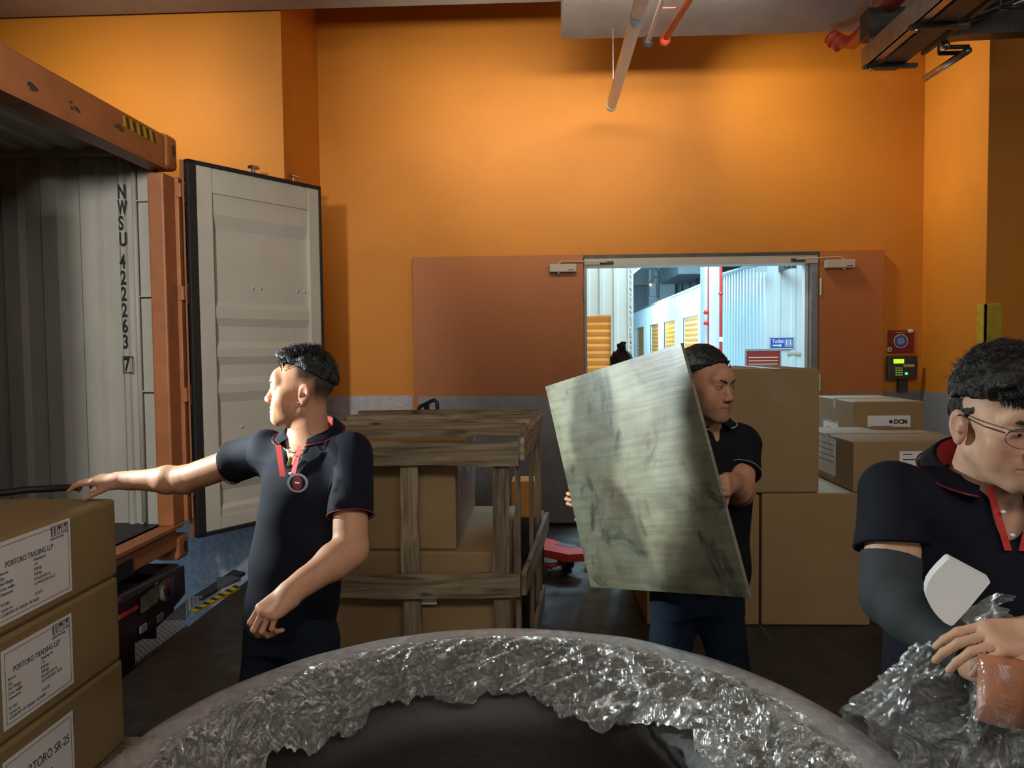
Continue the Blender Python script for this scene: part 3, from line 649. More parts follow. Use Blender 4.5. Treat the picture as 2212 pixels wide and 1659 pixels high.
for y0 in (CY0, CY1-.165):
    for z0 in (CZ0, CZ1-.23):
        c = MB().box((RX-.165, y0, z0), (RX+.012, y0+.165, z0+.23+ (0 if z0 > 1 else -.06)), .03, seg=3).build('corner_casting', 'container_orange', t)
        b = MB(); cy = y0+.0825+.02; cz = z0+(.13 if z0 > 1 else .08); pts = []
        for k in range(16):
            a = k*math.pi/8; pts.append((RX+.0135, cy+.022*math.cos(a), cz+.022*math.sin(a)+(.018 if math.sin(a) > 0 else -.018)))
        b.poly(pts, (-.002, 0, 0)).build('slot', 'black_paint', c)
for z in (2.66, 1.96, 1.26, .62):
    MB().box((RX+.01, CY1-.06, z), (RX+.05, CY1+.03, z+.10), .008).tube([(RX+.045, CY1+.02, z-.02), (RX+.045, CY1+.02, z+.12)], .014, 10).build('hinge', 'container_orange', t)
MB().tube([(RX+.055, CY1-.03, .45), (RX+.055, CY1-.03, 2.8)], .006, 6).build('seal_rod', 'container_orange', t)
for z in (2.62, 1.98, 1.34, .75): box('lashing_bar', (RX-.22, 5.095, z), (RX-.11, 5.125, z+.008), 'container_grey', t)
MB().tube([(RX-.225, 5.10, .45), (RX-.225, 5.10, 2.92)], .016, 10).build('lashing_post', 'container_grey', t, True)
# number down the inner wall
ys_ = [412, 446, 480, 515, 563, 598, 633, 668, 702, 736]
for ch, py_ in zip('NWSU422263', ys_):
    xx_ = 261+(py_-412)*.0385
    q = atY(xx_-7.5, py_+16, 5.124)
    text(ch, 'marking_letter', 'black_paint', t, frameM(q, (1, 0, 0), (0, 0, 1)), .130, .58 if ch != 'W' else .44, .001, bold=.0035)
q = atY(268.5, 801, 5.124); text('7', 'marking_letter', 'black_paint', t, frameM(q, (1, 0, 0), (0, 0, 1)), .130, .58, .001, bold=.0035)
a, b_ = atY(266, 806, 5.124), atY(286.5, 769, 5.124); f = MB()
for lo, hi in (((a.x, a.z), (b_.x, a.z+.005)), ((a.x, b_.z-.005), (b_.x, b_.z)), ((a.x, a.z), (a.x+.004, b_.z)), ((b_.x-.004, a.z), (b_.x, b_.z))):
    f.box((lo[0], 5.122, lo[1]), (hi[0], 5.125, hi[1]))
f.build('check_digit_frame', 'black_paint', t)
# open door leaf
h0 = V((-2.452, CY1+.0, 0)); far = None
for k in range(400):
    Y_ = 5.3+k*.004; p = atY(691, 600, Y_)
    if (V((p.x, p.y, 0))-h0).length >= 1.17: far = V((p.x, p.y, 0)); break
u = (far-h0).normalized(); nrm = V((u.y, -u.x, 0))   # towards the camera
LM = Matrix(((u.x, nrm.x, 0, h0.x), (u.y, nrm.y, 0, h0.y), (0, 0, 1, 0), (0, 0, 0, 1)))
Lw, Lz0, Lz1 = 1.17, .30, 2.935
dl = box('door_leaf', (0, -.05, Lz0), (Lw, -.036, Lz1), 'container_orange', t, M=LM)
def inL(b, name, m, parent=dl, smooth=False):
    bmesh.ops.transform(b.bm, matrix=LM, verts=b.bm.verts); return b.build(name, m, parent, smooth)
inL(MB().box((.01, -.02, Lz0), (.075, .03, Lz1), .006).box((.01, -.02, Lz1-.03), (Lw, .03, Lz1), .006).box((.01, -.02, Lz0), (Lw, .03, Lz0+.03), .006).box((Lw-.012, -.02, Lz0), (Lw+.01, .03, Lz1), .004), 'gasket', 'rubber')
inL(MB().box((.078, -.02, Lz0+.03), (.20, .022, Lz1-.03), .004).box((1.055, -.02, Lz0+.03), (Lw-.012, .022, Lz1-.03), .004).box((.20, -.02, 2.73), (1.055, .018, Lz1-.03), .004).box((.20, -.02, Lz0+.03), (1.055, .018, .42), .004), 'frame', 'container_door')
P_ = [(2.74, 0), (2.587, 0), (2.49, 1), (1.97, 1), (1.92, 0), (1.85, 0), (1.79, 1), (1.68, 1), (1.63, 0), (1.57, 0), (1.51, 1), (1.42, 1), (1.37, 0), (1.31, 0), (1.24, 1), (.79, 1), (.74, 0), (.66, 0), (.60, 1), (.50, 1), (.47, 0), (.40, 0)]
b = MB()
for (za, da), (zb, db) in zip(P_, P_[1:]): b.poly([(.195, .006-da*.026, za), (1.06, .006-da*.026, za), (1.06, .006-db*.026, zb), (.195, .006-db*.026, zb)])
inL(b, 'panel', 'container_door')
dd = h0.y
def onleaf(px_, py_):
    d = ray(px_, py_); k = (h0-CP).dot(nrm)/d.dot(nrm); p = CP+d*k; return ((p-h0).dot(u), p.z)
for (px_, py_) in ((540, 388), (555, 391), (540, 412), (557, 416), (637, 408), (652, 411), (638, 430), (653, 431), (549, 622), (566, 623), (645, 629), (660, 630), (525, 922), (525, 950)):
    uu, zz = onleaf(px_, py_); inL(MB().ball((uu, .014 if zz > 2.6 else -.015, zz), .012, 8, (1, .6, 1)), 'bolt', 'container_door', dl, True)
for uu in (.60, .97): inL(MB().tube([(uu, -.05, Lz0), (uu, -.05, Lz1+.05)], .016, 10).box((uu-.035, -.075, Lz1+.045), (uu+.045, -.03, Lz1+.07), .006), 'lock_rod', 'chrome', dl)

# ---- truck tail under the container
q = atX(352, 1357, -2.40)
t = thing('truck_trailer', 'black trailer tail with lamps and number plate under the container', 'trailer', (-3.4, 4.0, -.9))
MB().box((-8, 3.25, 0), (-2.5, 3.45, .18)).box((-8, 4.6, 0), (-2.5, 4.8, .18)).box((-2.75, CY0+.15, .02), (-2.47, CY1-.2, .18), .01).build('chassis', 'truck_black', t)
tl0 = atX(385, 1225, -2.42); 
b = MB()
zb0 = atX(300, 1385, -2.42).z
P0 = [(-2.42, 2.9, .17), (-2.42, 5.02, .17), (-2.42, 5.02, -.02), (-2.42, 4.86, -.06), (-2.42, 4.84, -.28), (-2.42, 4.62, -.34), (-2.42, 4.55, -.50), (-2.42, 4.1, -.52), (-2.42, 2.9, -.52)]
tp = b.poly(P0, (-.10, 0, 0)).build('tail_panel', 'truck_maroon', t)
def onX(name, x0, y0, x1, y1, m, X=-2.418, d=.02, parent=None):
    a, c = atX(x0, y1, X), atX(x1, y0, X); return MB().box((X, a.y, min(a.z, c.z)), (X+d, c.y, max(a.z, c.z)), .004).build(name, m, parent or t)
def quadX(name, pts, m, X=-2.41, d=.01):
    return MB().poly([atX(x, y, X) for x, y in pts], (d, 0, 0)).build(name, m, t)
quadX('number_plate', [(303, 1292), (338, 1262), (338, 1300), (303, 1325)], 'plate_green')
q = atX(353, 1269, -2.41)
MB().tube([(-2.42, q.y, q.z), (-2.38, q.y, q.z)], .085, 24).build('round_lamp_rim', 'plate_green', t, True)
MB().tube([(-2.42, q.y, q.z), (-2.37, q.y, q.z)], .058, 24).build('round_lamp', 'truck_maroon', t, True)
quadX('red_strip', [(256, 1330), (296, 1306), (296, 1314), (256, 1338)], 'red_bright')
for k, (x, y, m) in enumerate(((308, 1350, 'blue_grey_wall'), (328, 1337, 'truck_maroon'), (343, 1328, 'plate_green'))):
    quadX('small_lamp', [(x-7, y+4), (x+7, y-5), (x+7, y+10), (x-7, y+19)], m)
quadX('bumper_bar', [(250, 1290), (385, 1222), (385, 1228), (250, 1300)], 'dark_steel', -2.40, .03)
MB().tube([(-2.36, 4.0, -.3), (-2.36, 4.02, -.75)], .02, 8).build('mud_rod', 'truck_black', t)
for y in (3.3, 4.7): MB().tube([(-3.4, y-.14, -.4), (-3.4, y+.14, -.4)], .5, 28).build('wheel', 'rubber', t, True)

# ---- dock edge hardware
t = thing('dock_leveller', 'checker plate dock ledge with bent corner beyond the dark floor edge', 'dock plate', (-2.2, 4.6, -.1))
pa = [(292, 1432), (291, 1390), (309, 1380), (338, 1380), (338, 1356), (357, 1338), (402, 1337), (404, 1350)]
MB().poly([atZ(x, y, -.06) for x, y in pa], (0, 0, -.02)).build('checker_ledge', 'checker', t)
A = atZ(402, 1338, -.06); s = atZ(357, 1338, -.06)
MB().poly([A, atY(401, 1300, A.y), atY(403, 1294, A.y), atY(409, 1291, A.y), atY(437, 1289, A.y+.1), atY(412, 1315, A.y)], (0, .012, 0)).build('bent_corner', 'checker', t)
MB().poly([atZ(357, 1337, -.05), atY(400, 1298, A.y), atY(402, 1337, A.y)], (0, .02, 0)).build('gusset', 'dark_steel', t)
MB().poly([atZ(412, 1291, .03), atZ(505, 1230, .03), atZ(530, 1236, .03), atZ(437, 1291, .03)], (0, 0, -.02)).build('flat_bar', 'dark_steel', t)
MB().poly([atZ(467, 1248, .05), atZ(500, 1243, .05), atZ(520, 1248, .05), atZ(470, 1270, .05)], (0, 0, -.02)).build('zinc_tab', 'zinc', t)
p = [atZ(x, y, .012) for x, y in ((412, 1317), (511, 1262), (520, 1268), (420, 1322))]
hz = MB().poly(p, (0, 0, -.012)).build('hazard_strip', 'yellow', t)
for k in range(6):
    f0, f1 = (k+.3)/6, (k+.7)/6
    e = lambda f, s: (p[0]*(1-f)+p[1]*f) if s == 0 else (p[3]*(1-f)+p[2]*f)
    MB().poly([e(f0, 0)+V((0, 0, .001)), e(f1, 0)+V((0, 0, .001)), e(min(1, f1+.05), 1)+V((0, 0, .001)), e(min(1, f0+.05), 1)+V((0, 0, .001))]).build('black_stripe', 'black_paint', hz)
o = box('dock_bridge_plate', (-2.44, .6, -.02), (XE+.0, 3.2, 0), 'dark_steel'); tag(o, 'flat steel bridging plate under the labelled carton stack at floor edge', 'dock plate')

# ================================================================ CARTONS
def carton(name, label, lo, hi, m='carton', group=None, seam='x', tape=True, bev=.008):
    lo, hi = V(lo), V(hi)
    t = thing(name, label, 'carton', ((lo.x+hi.x)/2, (lo.y+hi.y)/2, lo.z), 0, group)
    box('body', lo, hi, m, t, bev=bev)
    cx, cy = (lo.x+hi.x)/2, (lo.y+hi.y)/2
    if seam == 'x':
        box('flap_seam', (lo.x+.004, cy-.0015, hi.z), (hi.x-.004, cy+.0015, hi.z+.001), 'carton_inside', t)
        if tape: MB().box((lo.x-.0008, cy-.03, hi.z+.0003), (hi.x+.0008, cy+.03, hi.z+.0014)).box((hi.x+.0002, cy-.03, hi.z-.07), (hi.x+.0012, cy+.03, hi.z+.001)).box((lo.x-.0012, cy-.03, hi.z-.07), (lo.x-.0002, cy+.03, hi.z+.001)).build('tape', 'tape', t)
    else:
        box('flap_seam', (cx-.0015, lo.y+.004, hi.z), (cx+.0015, hi.y-.004, hi.z+.001), 'carton_inside', t)
        if tape: MB().box((cx-.03, lo.y-.0008, hi.z+.0003), (cx+.03, hi.y+.0008, hi.z+.0014)).box((cx-.03, lo.y-.0012, hi.z-.09), (cx+.03, lo.y-.0002, hi.z+.001)).build('tape', 'tape', t)
    return t
# stack of three at the left
SX = atX(258, 1300, -1.514).x; SYF = atX(258, 1300, SX).y
zs = [.20, .508, .812, 1.09]
lab = ['labelled olive-brown carton at the bottom of the left stack', 'labelled olive-brown carton in the middle of the left stack', 'labelled olive-brown carton on top of the left stack under the hand']
def arrow_icons(parent, M, w):
    f = MB()
    def fr(x0, x1, y0, y1, th=.0022):
        f.box((x0, y0, 0), (x1, y0+th, .0008)); f.box((x0, y1-th, 0), (x1, y1, .0008)); f.box((x0, y0, 0), (x0+th, y1, .0008)); f.box((x1-th, y0, 0), (x1, y1, .0008))
    for k in range(3):
        x0 = w-.155+k*.048; fr(x0, x0+.038, -.062, -.012)
    x0 = w-.155
    for dx in (.006, .024): f.box((x0+dx, -.055, 0), (x0+dx+.005, -.03, .0008)); f.poly([(x0+dx-.003, -.03, .0004), (x0+dx+.008, -.03, .0004), (x0+dx+.0025, -.018, .0004)])
    x0 += .048; f.poly([(x0+.019+.013*math.cos(a*math.pi/8), -.035+.016*math.sin(a*math.pi/8), .0004) for a in range(9)]); f.box((x0+.018, -.056, 0), (x0+.0205, -.035, .0008))
    x0 += .048; f.poly([(x0+.007, -.017, .0004), (x0+.031, -.017, .0004), (x0+.022, -.037, .0004), (x0+.016, -.037, .0004)]); f.box((x0+.0178, -.054, 0), (x0+.0205, -.037, .0008)); f.box((x0+.011, -.056, 0), (x0+.027, -.053, .0008))
    bmesh.ops.transform(f.bm, matrix=M, verts=f.bm.verts); f.build('handling_icons', 'ink', parent)
def shipping_label(parent, y0, y1, z0, z1, X, full=True):
    p = box('shipping_label', (X+.0005, y0, z0), (X+.0015, y1, z1), 'paper', parent)
    w, h = y1-y0, z1-z0; M0 = frameM((X+.0018, y0, z1), (0, 1, 0), (0, 0, 1))
    T = lambda x, y: M0 @ Matrix.Translation((x, y, 0))
    if full:
        arrow_icons(p, M0 @ Matrix.Translation((w*.38, 0, 0)) @ Matrix.Diagonal((.62, .62, 1, 1)), w)
        text('HANDLE WITH CARE', 'small_print', 'ink', p, T(w-.100, -.050), .0095, .72, .0003)
        text('PORTORO TRADING LLP', 'title_print', 'ink', p, T(.045, -.076), .0235, .80, .0004)
        for k, (l, r) in enumerate((('Item no', 'Shopping set'), ('Qty', '1 Pc'), ('Net Weight', '8.00 kgs'), ('Gross weight', '9.00 kgs'), ('Dimensions', '87.5x62.5x30 cm'), ('', 'SO PORTORO SR-25'), ('PO NO', ''), ('Carton no', '24-0175'), ('COUNTRY OF ORIGIN: VIETNAM', ''))):
            yy = -.093-k*(h-.110)/8.4
            if l: text(l, 'print_line', 'ink', p, T(.022, yy), .0128, .85, .0003)
            if r: text(r, 'print_line', 'ink', p, T(.165, yy+.003), .0128, .85, .0003)
    else:
        text('PORTORO SR-25', 'title_print', 'ink', p, T(.06, -.09), .040, .8, .0004); text('No. 24-0175', 'print_line', 'ink', p, T(.09, -.145), .030, .8, .0004)
    f = MB(); th = .0012; i = .012
    for a, b_ in (((i, -i-th), (w-i, -i)), ((i, -h+i), (w-i, -h+i+th)), ((i, -h+i), (i+th, -i)), ((w-i-th, -h+i), (w-i, -i))): f.box((a[0], a[1], 0), (b_[0], b_[1], .0005))
    bmesh.ops.transform(f.bm, matrix=M0, verts=f.bm.verts); f.build('label_border', 'ink', p)
for i in range(3):
    dxx = (0, .004, -.002)[i]
    t = carton('carton', lab[i], (SX-.62, 1.72, zs[i]+.002), (SX-dxx*0, SYF+(.012 if i == 0 else 0), zs[i+1]), 'carton_olive', 'labelled cartons stacked at the left', seam='y', bev=.014)
    tr = atX(*((156, 1534), (153, 1324), (149.5, 1118.6))[i], SX); br_ = atX(*((161, 1690), (158, 1475), (155, 1275))[i], SX)
    shipping_label(t, tr.y-(.345 if i == 2 else .32), tr.y, br_.z, tr.z, SX, i > 0)
t = thing('pallet', 'low wooden pallet under the left carton stack', 'pallet', (SX-.31, 2.2, 0))
for k in range(5): box('deck_board', (SX-.62+k*.13, 1.72, .17), (SX-.62+k*.13+.09, SYF, .198), 'wood', t)
for k in range(3): box('bearer', (SX-.62, 1.75+k*.45, 0), (SX, 1.85+k*.45, .17), 'wood', t)
# black bar lying on the top carton, end in the hand
t = MB().tube([atZ(-260, 1110, 1.108), atZ(-60, 1072, 1.108), atZ(60, 1058, 1.108), atZ(172, 1052, 1.106)], .013, 10).build('black_rubber_bar', 'rubber', None, True)
tag(t, 'black round bar lying across the top of the left carton stack', 'bar')

# cartons on the right
Yf = 4.40
def bx(name, label, x0, x1, z0, z1, y0, dep, **k):
    a, b_ = atY(x0, 1000, y0), atY(x1, 1000, y0); return carton(name, label, (a.x, y0, z0), (b_.x, y0+dep, z1), **k)
zA = atY(1760, 1066, Yf).z; zB = atY(1700, 797, Yf).z
c_l = bx('carton', 'tall plain brown carton at floor level just behind the board holder', 1396, 1641, .003, zA-.006, Yf, .85, tape=False)
c_r = bx('carton', 'plain brown floor carton directly left of the man with eyeglasses', 1646, 1883, .003, zA, Yf, .85, tape=False)
c_t = bx('large_carton', 'largest plain carton with peeled tape behind the man with the board', 1330, 1770, zA+.002, zB, Yf, .9, seam='y', bev=.012)
a = atY(1680, 812, Yf-.001)
f = MB(); random.seed(3)
for k in range(9):
    x = a.x-.03+k*.007+random.uniform(-.008, .008); f.poly([(x, Yf-.0015, a.z-.01-random.random()*.03), (x+.008, Yf-.0015, a.z), (x+.014, Yf-.003, a.z-.12-random.random()*.08), (x+.004, Yf-.002, a.z-.14)])
f.build('torn_tape', 'tape', c_t)
f = MB().box((a.x-.025, Yf-.004, zB-.005), (a.x+.03, Yf+.9, zB+.002)); f.build('tape_strip', 'tape', c_t)
# flat carton and top carton
z3 = atY(1850, 955, Yf).z
c3 = bx('carton', 'wide flat carton with white paper resting on the right floor carton', 1843, 2105, zA+.002, z3, Yf+.02, .80, seam='x')
a0 = c3.location.x
lx = atY(1843, 1000, Yf+.02).x
p = atY(1943, 975, Yf+.02); q = atY(2035, 1050, Yf+.02)
pp = box('paper_sheet', (p.x, Yf+.018, q.z), (q.x, Yf+.0195, p.z), 'paper', c3)
for k in range(5): box('print_line', (p.x+.02, Yf+.0175, p.z-.02-k*.03), (p.x+.07+.03*(k % 2), Yf+.0182, p.z-.014-k*.03), 'ink', pp)
P4 = [(1772, 957), (1806, 964), (1806, 1030), (1772, 1008)]
def leftface(c, x, y0, y1, z0, z1):
    s = box('paper_sheet', (x-.0015, y0, z0), (x-.0003, y1, z1), 'paper', c)
    for k in range(4): box('print_line', (x-.0022, y0+.03, z1-.04-k*.035), (x-.0016, y1-.04, z1-.034-k*.035), 'ink', s)
    b = MB(); b.grid([[ (x-.004-.004*random.random(), y0-.02+(y1-y0+.04)*i/8, z0-.02+(z1-z0+.04)*j/6) for j in range(7)] for i in range(9)]).build('plastic_pouch', 'film_clear', s)
leftface(c3, lx, Yf+.28, Yf+.62, zA+.05, z3-.02)
# back support cartons
Yb = Yf+.88
z4b = atY(1846, 925, Yb).z-.02
carton('carton', 'brown carton at floor level hidden behind the wide flat carton', (lx-.1, Yb, .003), (lx+1.1, Yb+.75, .80), tape=False)
lx4 = atY(1845, 900, Yb+.02).x; rx4 = atY(1996, 900, Yb+.02).x; z4 = atY(1846, 868, Yb+.02).z
c4 = carton('carton', 'small topmost carton with shipping sheet under the keypad terminal', (lx4, Yb+.02, .802), (rx4, Yb+.72, z4), seam='x')
p = atY(1874, 898, Yb+.02); q = atY(1966, 945, Yb+.02)
pp = box('paper_sheet', (p.x, Yb+.018, q.z), (q.x, Yb+.0195, p.z), 'paper', c4)
text('DCM', 'print_line', 'ink', pp, frameM((p.x+.175, Yb+.0175, p.z-.055), (1, 0, 0), (0, 0, 1)), .04, 1, .0003, bold=.002)
MB().tube([(p.x+.155, Yb+.018, p.z-.042), (p.x+.155, Yb+.017, p.z-.042)], .013, 14).build('round_mark', 'ink', pp)
for k in range(2): box('print_line', (p.x+.02, Yb+.0172, p.z-.075-k*.02), (p.x+.17, Yb+.0182, p.z-.070-k*.02), 'ink', pp)
leftface(c4, lx4, Yb+.30, Yb+.58, z4-.32, z4-.18)

# ================================================================ WOODEN CRATE with cartons inside
CX0, CX1, KY0, KY1, KZ = -1.14, -.105, 3.34, 4.62, 1.20
t = thing('wooden_crate', 'open slatted wooden crate frame standing around brown cartons', 'crate', ((CX0+CX1)/2, (KY0+KY1)/2, 0))
def board(name, a, b_, w, th, wdir, bev=.003, wob=.004):
    """a sawn board from a to b: width w along wdir, thickness th"""
    a, b_ = V(a), V(b_); L = (b_-a).length; x = (b_-a).normalized(); y = V(wdir).normalized(); z = x.cross(y); n = max(4, int(L/.08))
    m = MB(); rings = []
    ph = random.random()*9
    for i in range(n+1):
        s = i/n; c = a+x*L*s; e0 = wob*math.sin(s*7+ph)+wob*.6*math.sin(s*19+ph*2); e1 = wob*math.sin(s*6+ph*3)+wob*.6*math.sin(s*23+ph)
        rings.append([c+y*(-w/2+e0)+z*(-th/2), c+y*(w/2+e1)+z*(-th/2), c+y*(w/2+e1)+z*(th/2), c+y*(-w/2+e0)+z*(th/2)])
    m.grid([r+[r[0]] for r in rings]); bmesh.ops.remove_doubles(m.bm, verts=m.bm.verts, dist=1e-5)
    m.bm.verts.ensure_lookup_table()
    bmesh.ops.holes_fill(m.bm, edges=[e for e in m.bm.edges if e.is_boundary])
    o = m.build(name, 'wood', t); 
    M = Matrix(((x.x, y.x, z.x), (x.y, y.y, z.y), (x.z, y.z, z.z))).to_4x4(); loc = o.location.copy()
    o.data.transform(Matrix.Translation(loc)); Mi = (Matrix.Translation(a) @ M); o.data.transform(Mi.inverted())
    o.matrix_parent_inverse = t.matrix_world.inverted(); o.matrix_basis = Mi
    return o
random.seed(11)
zt = lambda px_, py_, y: atY(px_, py_, y).z
# top rails
board('front_top_rail', (CX0-.02, KY0, zt(900, 981, KY0)), (CX1-.002, KY0, zt(1100, 979, KY0)), .105, .022, (0, 0, 1))
board('back_top_rail', (CX0, KY1, KZ-.03), (CX1, KY1, KZ-.03), .09, .022, (0, 0, 1))
board('side_top_rail', (CX1+.012, KY0-.01, 1.165), (CX1+.10, KY1+.02, 1.165), .10, .022, (0, 0, 1))
board('side_top_rail', (CX0, KY0, 1.165), (CX0, KY1, 1.165), .10, .022, (0, 0, 1))
for k, (y, xl_, pyr) in enumerate(((KY0+.10, CX0, 943), (KY0+.33, CX0, 930), (KY0+.60, CX0+.02, 918), (KY0+.92, CX0+.05, 907), (KY1-.02, CX0+.03, 899))):
    board('top_slat', (xl_, y, 1.222), (CX1+.0+.085*(y-KY0)/(KY1-KY0), y, 1.228), .062, .034, (0, 1, 0))
# lower rails
zr = zt(1000, 1263, KY0)
board('front_lower_rail', (CX0-.1, KY0-.012, zr), (CX1, KY0-.012, zr-.005), .105, .022, (0, 0, 1))
q0 = atY(1118, 1266, KY0); 
board('side_lower_rail', (CX1+.015, KY0, zr), (CX1+.125, KY1-.02, zr+.0), .105, .022, (0, 0, 1))
board('side_lower_rail', (CX0, KY0, zr), (CX0, KY1, zr), .10, .022, (0, 0, 1))
for zz in (.12,):
    board('bottom_rail', (CX0, KY0-.012, zz), (CX1, KY0-.012, zz), .1, .022, (0, 0, 1)); board('bottom_rail', (CX1+.015, KY0, zz), (CX1+.1, KY1, zz), .1, .022, (0, 0, 1))
xx = lambda px_, y: atY(px_, 1100, y).x
for px_, w_ in ((886, .078), (1083, .072)):
    board('post', (xx(px_, KY0+.02), KY0+.022, .02), (xx(px_, KY0+.02), KY0+.022, 1.13), w_, .022, (1, 0, 0))
board('post', (CX1-.01, KY0+.07, .02), (CX1-.01, KY0+.07, 1.13), .09, .022, (0, 1, 0))
board('post', (CX0+.05, KY0+.022, .02), (CX0+.05, KY0+.022, 1.13), .08, .022, (1, 0, 0))
for y, w_ in ((KY0+.62, .09), (KY0+1.0, .12), (KY1-.06, .09)):
    xo = CX1+.0+.085*(y-KY0)/(KY1-KY0)
    board('post', (xo, y, .02), (xo, y, 1.13), w_, .022, (0, 1, 0)); board('post', (CX0+.02, y, .02), (CX0+.02, y, 1.13), w_, .022, (0, 1, 0))
for px_ in (830, 1010): board('post', (xx(px_, KY1), KY1-.02, .02), (xx(px_, KY1), KY1-.02, 1.13), .09, .022, (1, 0, 0))
MB().box((xx(905, KY0)-.0, KY0+.034, zr-.10), (xx(938, KY0), KY0+.036, zr-.045)).build('white_tag', 'paper', t)
yb = KY0+.05; zl = atY(950, 1192, yb+.03).z
c = carton('carton', 'wide brown carton filling the bottom of the wooden crate', (CX0+.05, yb+.03, .05), (CX1-.06, KY1-.18, zl), tape=False)
c = carton('carton', 'plain brown carton wrapped in film on the crate\'s lower carton', (CX0+.07, yb+.06, zl+.002), (atY(985, 1100, yb+.06).x, KY1-.22, 1.135), 'carton', tape=False)
xr_ = atY(985, 1100, yb+.06).x
b = MB(); b.grid([[(xr_+.004+.006*abs(math.sin(i*1.3+j*.7)), yb+.07+(KY1-.22-yb-.07)*i/14, zl+.01+(1.12-zl)*j/8) for j in range(9)] for i in range(15)]).build('film_wrap', 'film_clear', c, True)
o = box('wooden_crate_base', (CX0+.02, KY0+.06, .003), (CX1-.04, KY1-.12, .048), 'wood', t)

# ---- hand trolley behind crate, pallet jack on the floor
t = thing('platform_trolley', 'black tubular trolley handle rising behind the wooden crate', 'trolley', (-.82, 5.2, 0))
h = [atY(905, 930, 5.2), atY(904, 886, 5.2), atY(908, 878, 5.2), atY(937, 864, 5.2), atY(944, 868, 5.2), atY(945, 880, 5.2), atY(944, 930, 5.2)]
h[0].z = .18; h[-1].z = .18
MB().tube(h, .014, 10).build('handle_tube', 'black_plastic', t, True)
a = atY(922, 874, 5.2); MB().tube([(a.x, 5.2, .18), a], .021, 10).build('centre_tube', 'black_plastic', t, True)
box('deck', (h[0].x-.2, 5.16, .14), (h[-1].x+.2, 5.95, .18), 'dark_steel', t, bev=.01)
for x in (h[0].x-.15, h[-1].x+.15):
    for y in (5.24, 5.87): MB().tube([(x-.015, y, .06), (x+.015, y, .06)], .06, 16).build('wheel', 'rubber', t, True); box('fork', (x-.02, y-.02, .08), (x+.02, y+.02, .14), 'zinc', t)
YJ = 5.45
t = thing('pallet_jack', 'red steel pallet jack with small black wheel behind the crate corner', 'pallet jack', (.1, YJ, 0))
def jz(x, y, z): return atZ(x, y, z)
pts = [jz(1150, 1160, .17), jz(1185, 1163, .17), jz(1268, 1188, .17), jz(1262, 1196, .17), jz(1228, 1198, .17), jz(1130, 1178, .17)]
fr = MB().poly(pts, (0, 0, -.055)).build('fork', 'red_bright', t)
MB().poly([jz(1209, 1171.5, .171), jz(1247, 1179, .171), jz(1235, 1183.5, .171), jz(1199, 1176, .171)], (0, 0, .001)).build('slot', 'black_paint', fr)
MB().tube([jz(1150, 1218, .05), jz(1190, 1222, .05), jz(1211, 1217, .06), jz(1203, 1200, .11)], .02, 8).build('lower_arm', 'red_bright', t, True)
w0 = jz(1222, 1214, .055)
MB().tube([w0+V((-.02, -.01, 0)), w0+V((.035, .02, 0))], .055, 20).build('wheel', 'rubber', t, True)
MB().tube([w0+V((-.028, -.014, 0)), w0+V((-.018, -.009, 0))], .045, 20).build('wheel_rim', 'zinc', t, True)
w1 = jz(1188, 1232, .02); MB().ball(w1, .02, 10).build('roller', 'zinc', t, True)
MB().tube([jz(1140, 1165, .15), (-.35, YJ+.6, .15), (-.35, YJ+.6, .2)], .03, 8).build('frame_tube', 'red_bright', t, True)
MB().tube([(-.35, YJ+.6, .1), (-.35, YJ+.6, .5)], .018, 8).build('tow_bar', 'red_bright', t, True)
MB().tube([(-.38, YJ+.6, .06), (-.32, YJ+.6, .06)], .06, 16).build('wheel', 'rubber', t, True)
o = carton('small_orange_carton', 'small orange carton end seen between the crate posts', (-.20, 4.75, .55), (-.04, 4.95, .78), 'shutter_orange', tape=False)
o['category'] = 'carton'
st = box('grey_stand', (-.24, 4.72, 0), (.0, 4.98, .549), 'dark_steel'); tag(st, 'low dark stand behind the wooden crate under the orange carton', 'stand')

# ================================================================ SHEET BOARD held by the man
cor = [(1178, 835), (1470, 741), (1618, 1291), (1276, 1268)]
r_ = [ray(*p) for p in cor]
A_ = np.array([list(r_[1]), list(-r_[2]), list(r_[3])]).T; s_ = np.linalg.solve(A_, np.array(list(r_[0]))); d_ = np.array([1, *s_]); d_ = d_/d_[1]*2.30
BP = [CP+r_[i]*float(d_[i]) for i in range(4)]
bu = (BP[1]-BP[0]); bv = (BP[3]-BP[0]); bn = bu.cross(bv).normalized()
if bn.y > 0: bn = -bn           # towards the camera
BM = frameM(BP[3], BP[2]-BP[3], BP[0]-BP[3]); BMi = BM.inverted()
loc = [BMi @ p for p in BP]
m = MB(); m.poly([(p.x, p.y, 0) for p in (loc[3], loc[2], loc[1], loc[0])], (0, 0, -.012))
bd = m.build('plywood_sheet', 'ply', None, origin=(0, 0, 0)); bd.matrix_world = BM
tag(bd, 'large tilted weathered greenish plywood sheet held by the man', 'board')

# ================================================================ ROUND WRAPPED TUB in front
RC = V((-.075, 1.155, 0)); random.seed(5)
t = thing('round_wrapped_tub', 'large round dark tub wrapped in crumpled clear film in front', 'tub', RC)
def lathe(prof, n=160, jit=None):
    P = []
    for i in range(n):
        a = 2*math.pi*i/n; row = []
        for j, (r, z) in enumerate(prof):
            dr, dz = jit(a, j, r, z) if jit else (0, 0)
            row.append((RC.x+(r+dr)*math.cos(a), RC.y+(r+dr)*math.sin(a), z+dz))
        P.append(row)
    return P
prof = [(.001, .50), (.2, .50), (.33, .52), (.38, .60), (.40, .80), (.42, .865), (.50, .905), (.57, .932), (.615, .938), (.64, .925), (.652, .88), (.655, .7), (.62, .2), (.55, .02), (.001, .02)]
MB().grid(lathe(prof, 96), True).build('shell', 'tub_shell' if 'tub_shell' in MATS else 'truck_black', t, True)
from mathutils import noise as NZ
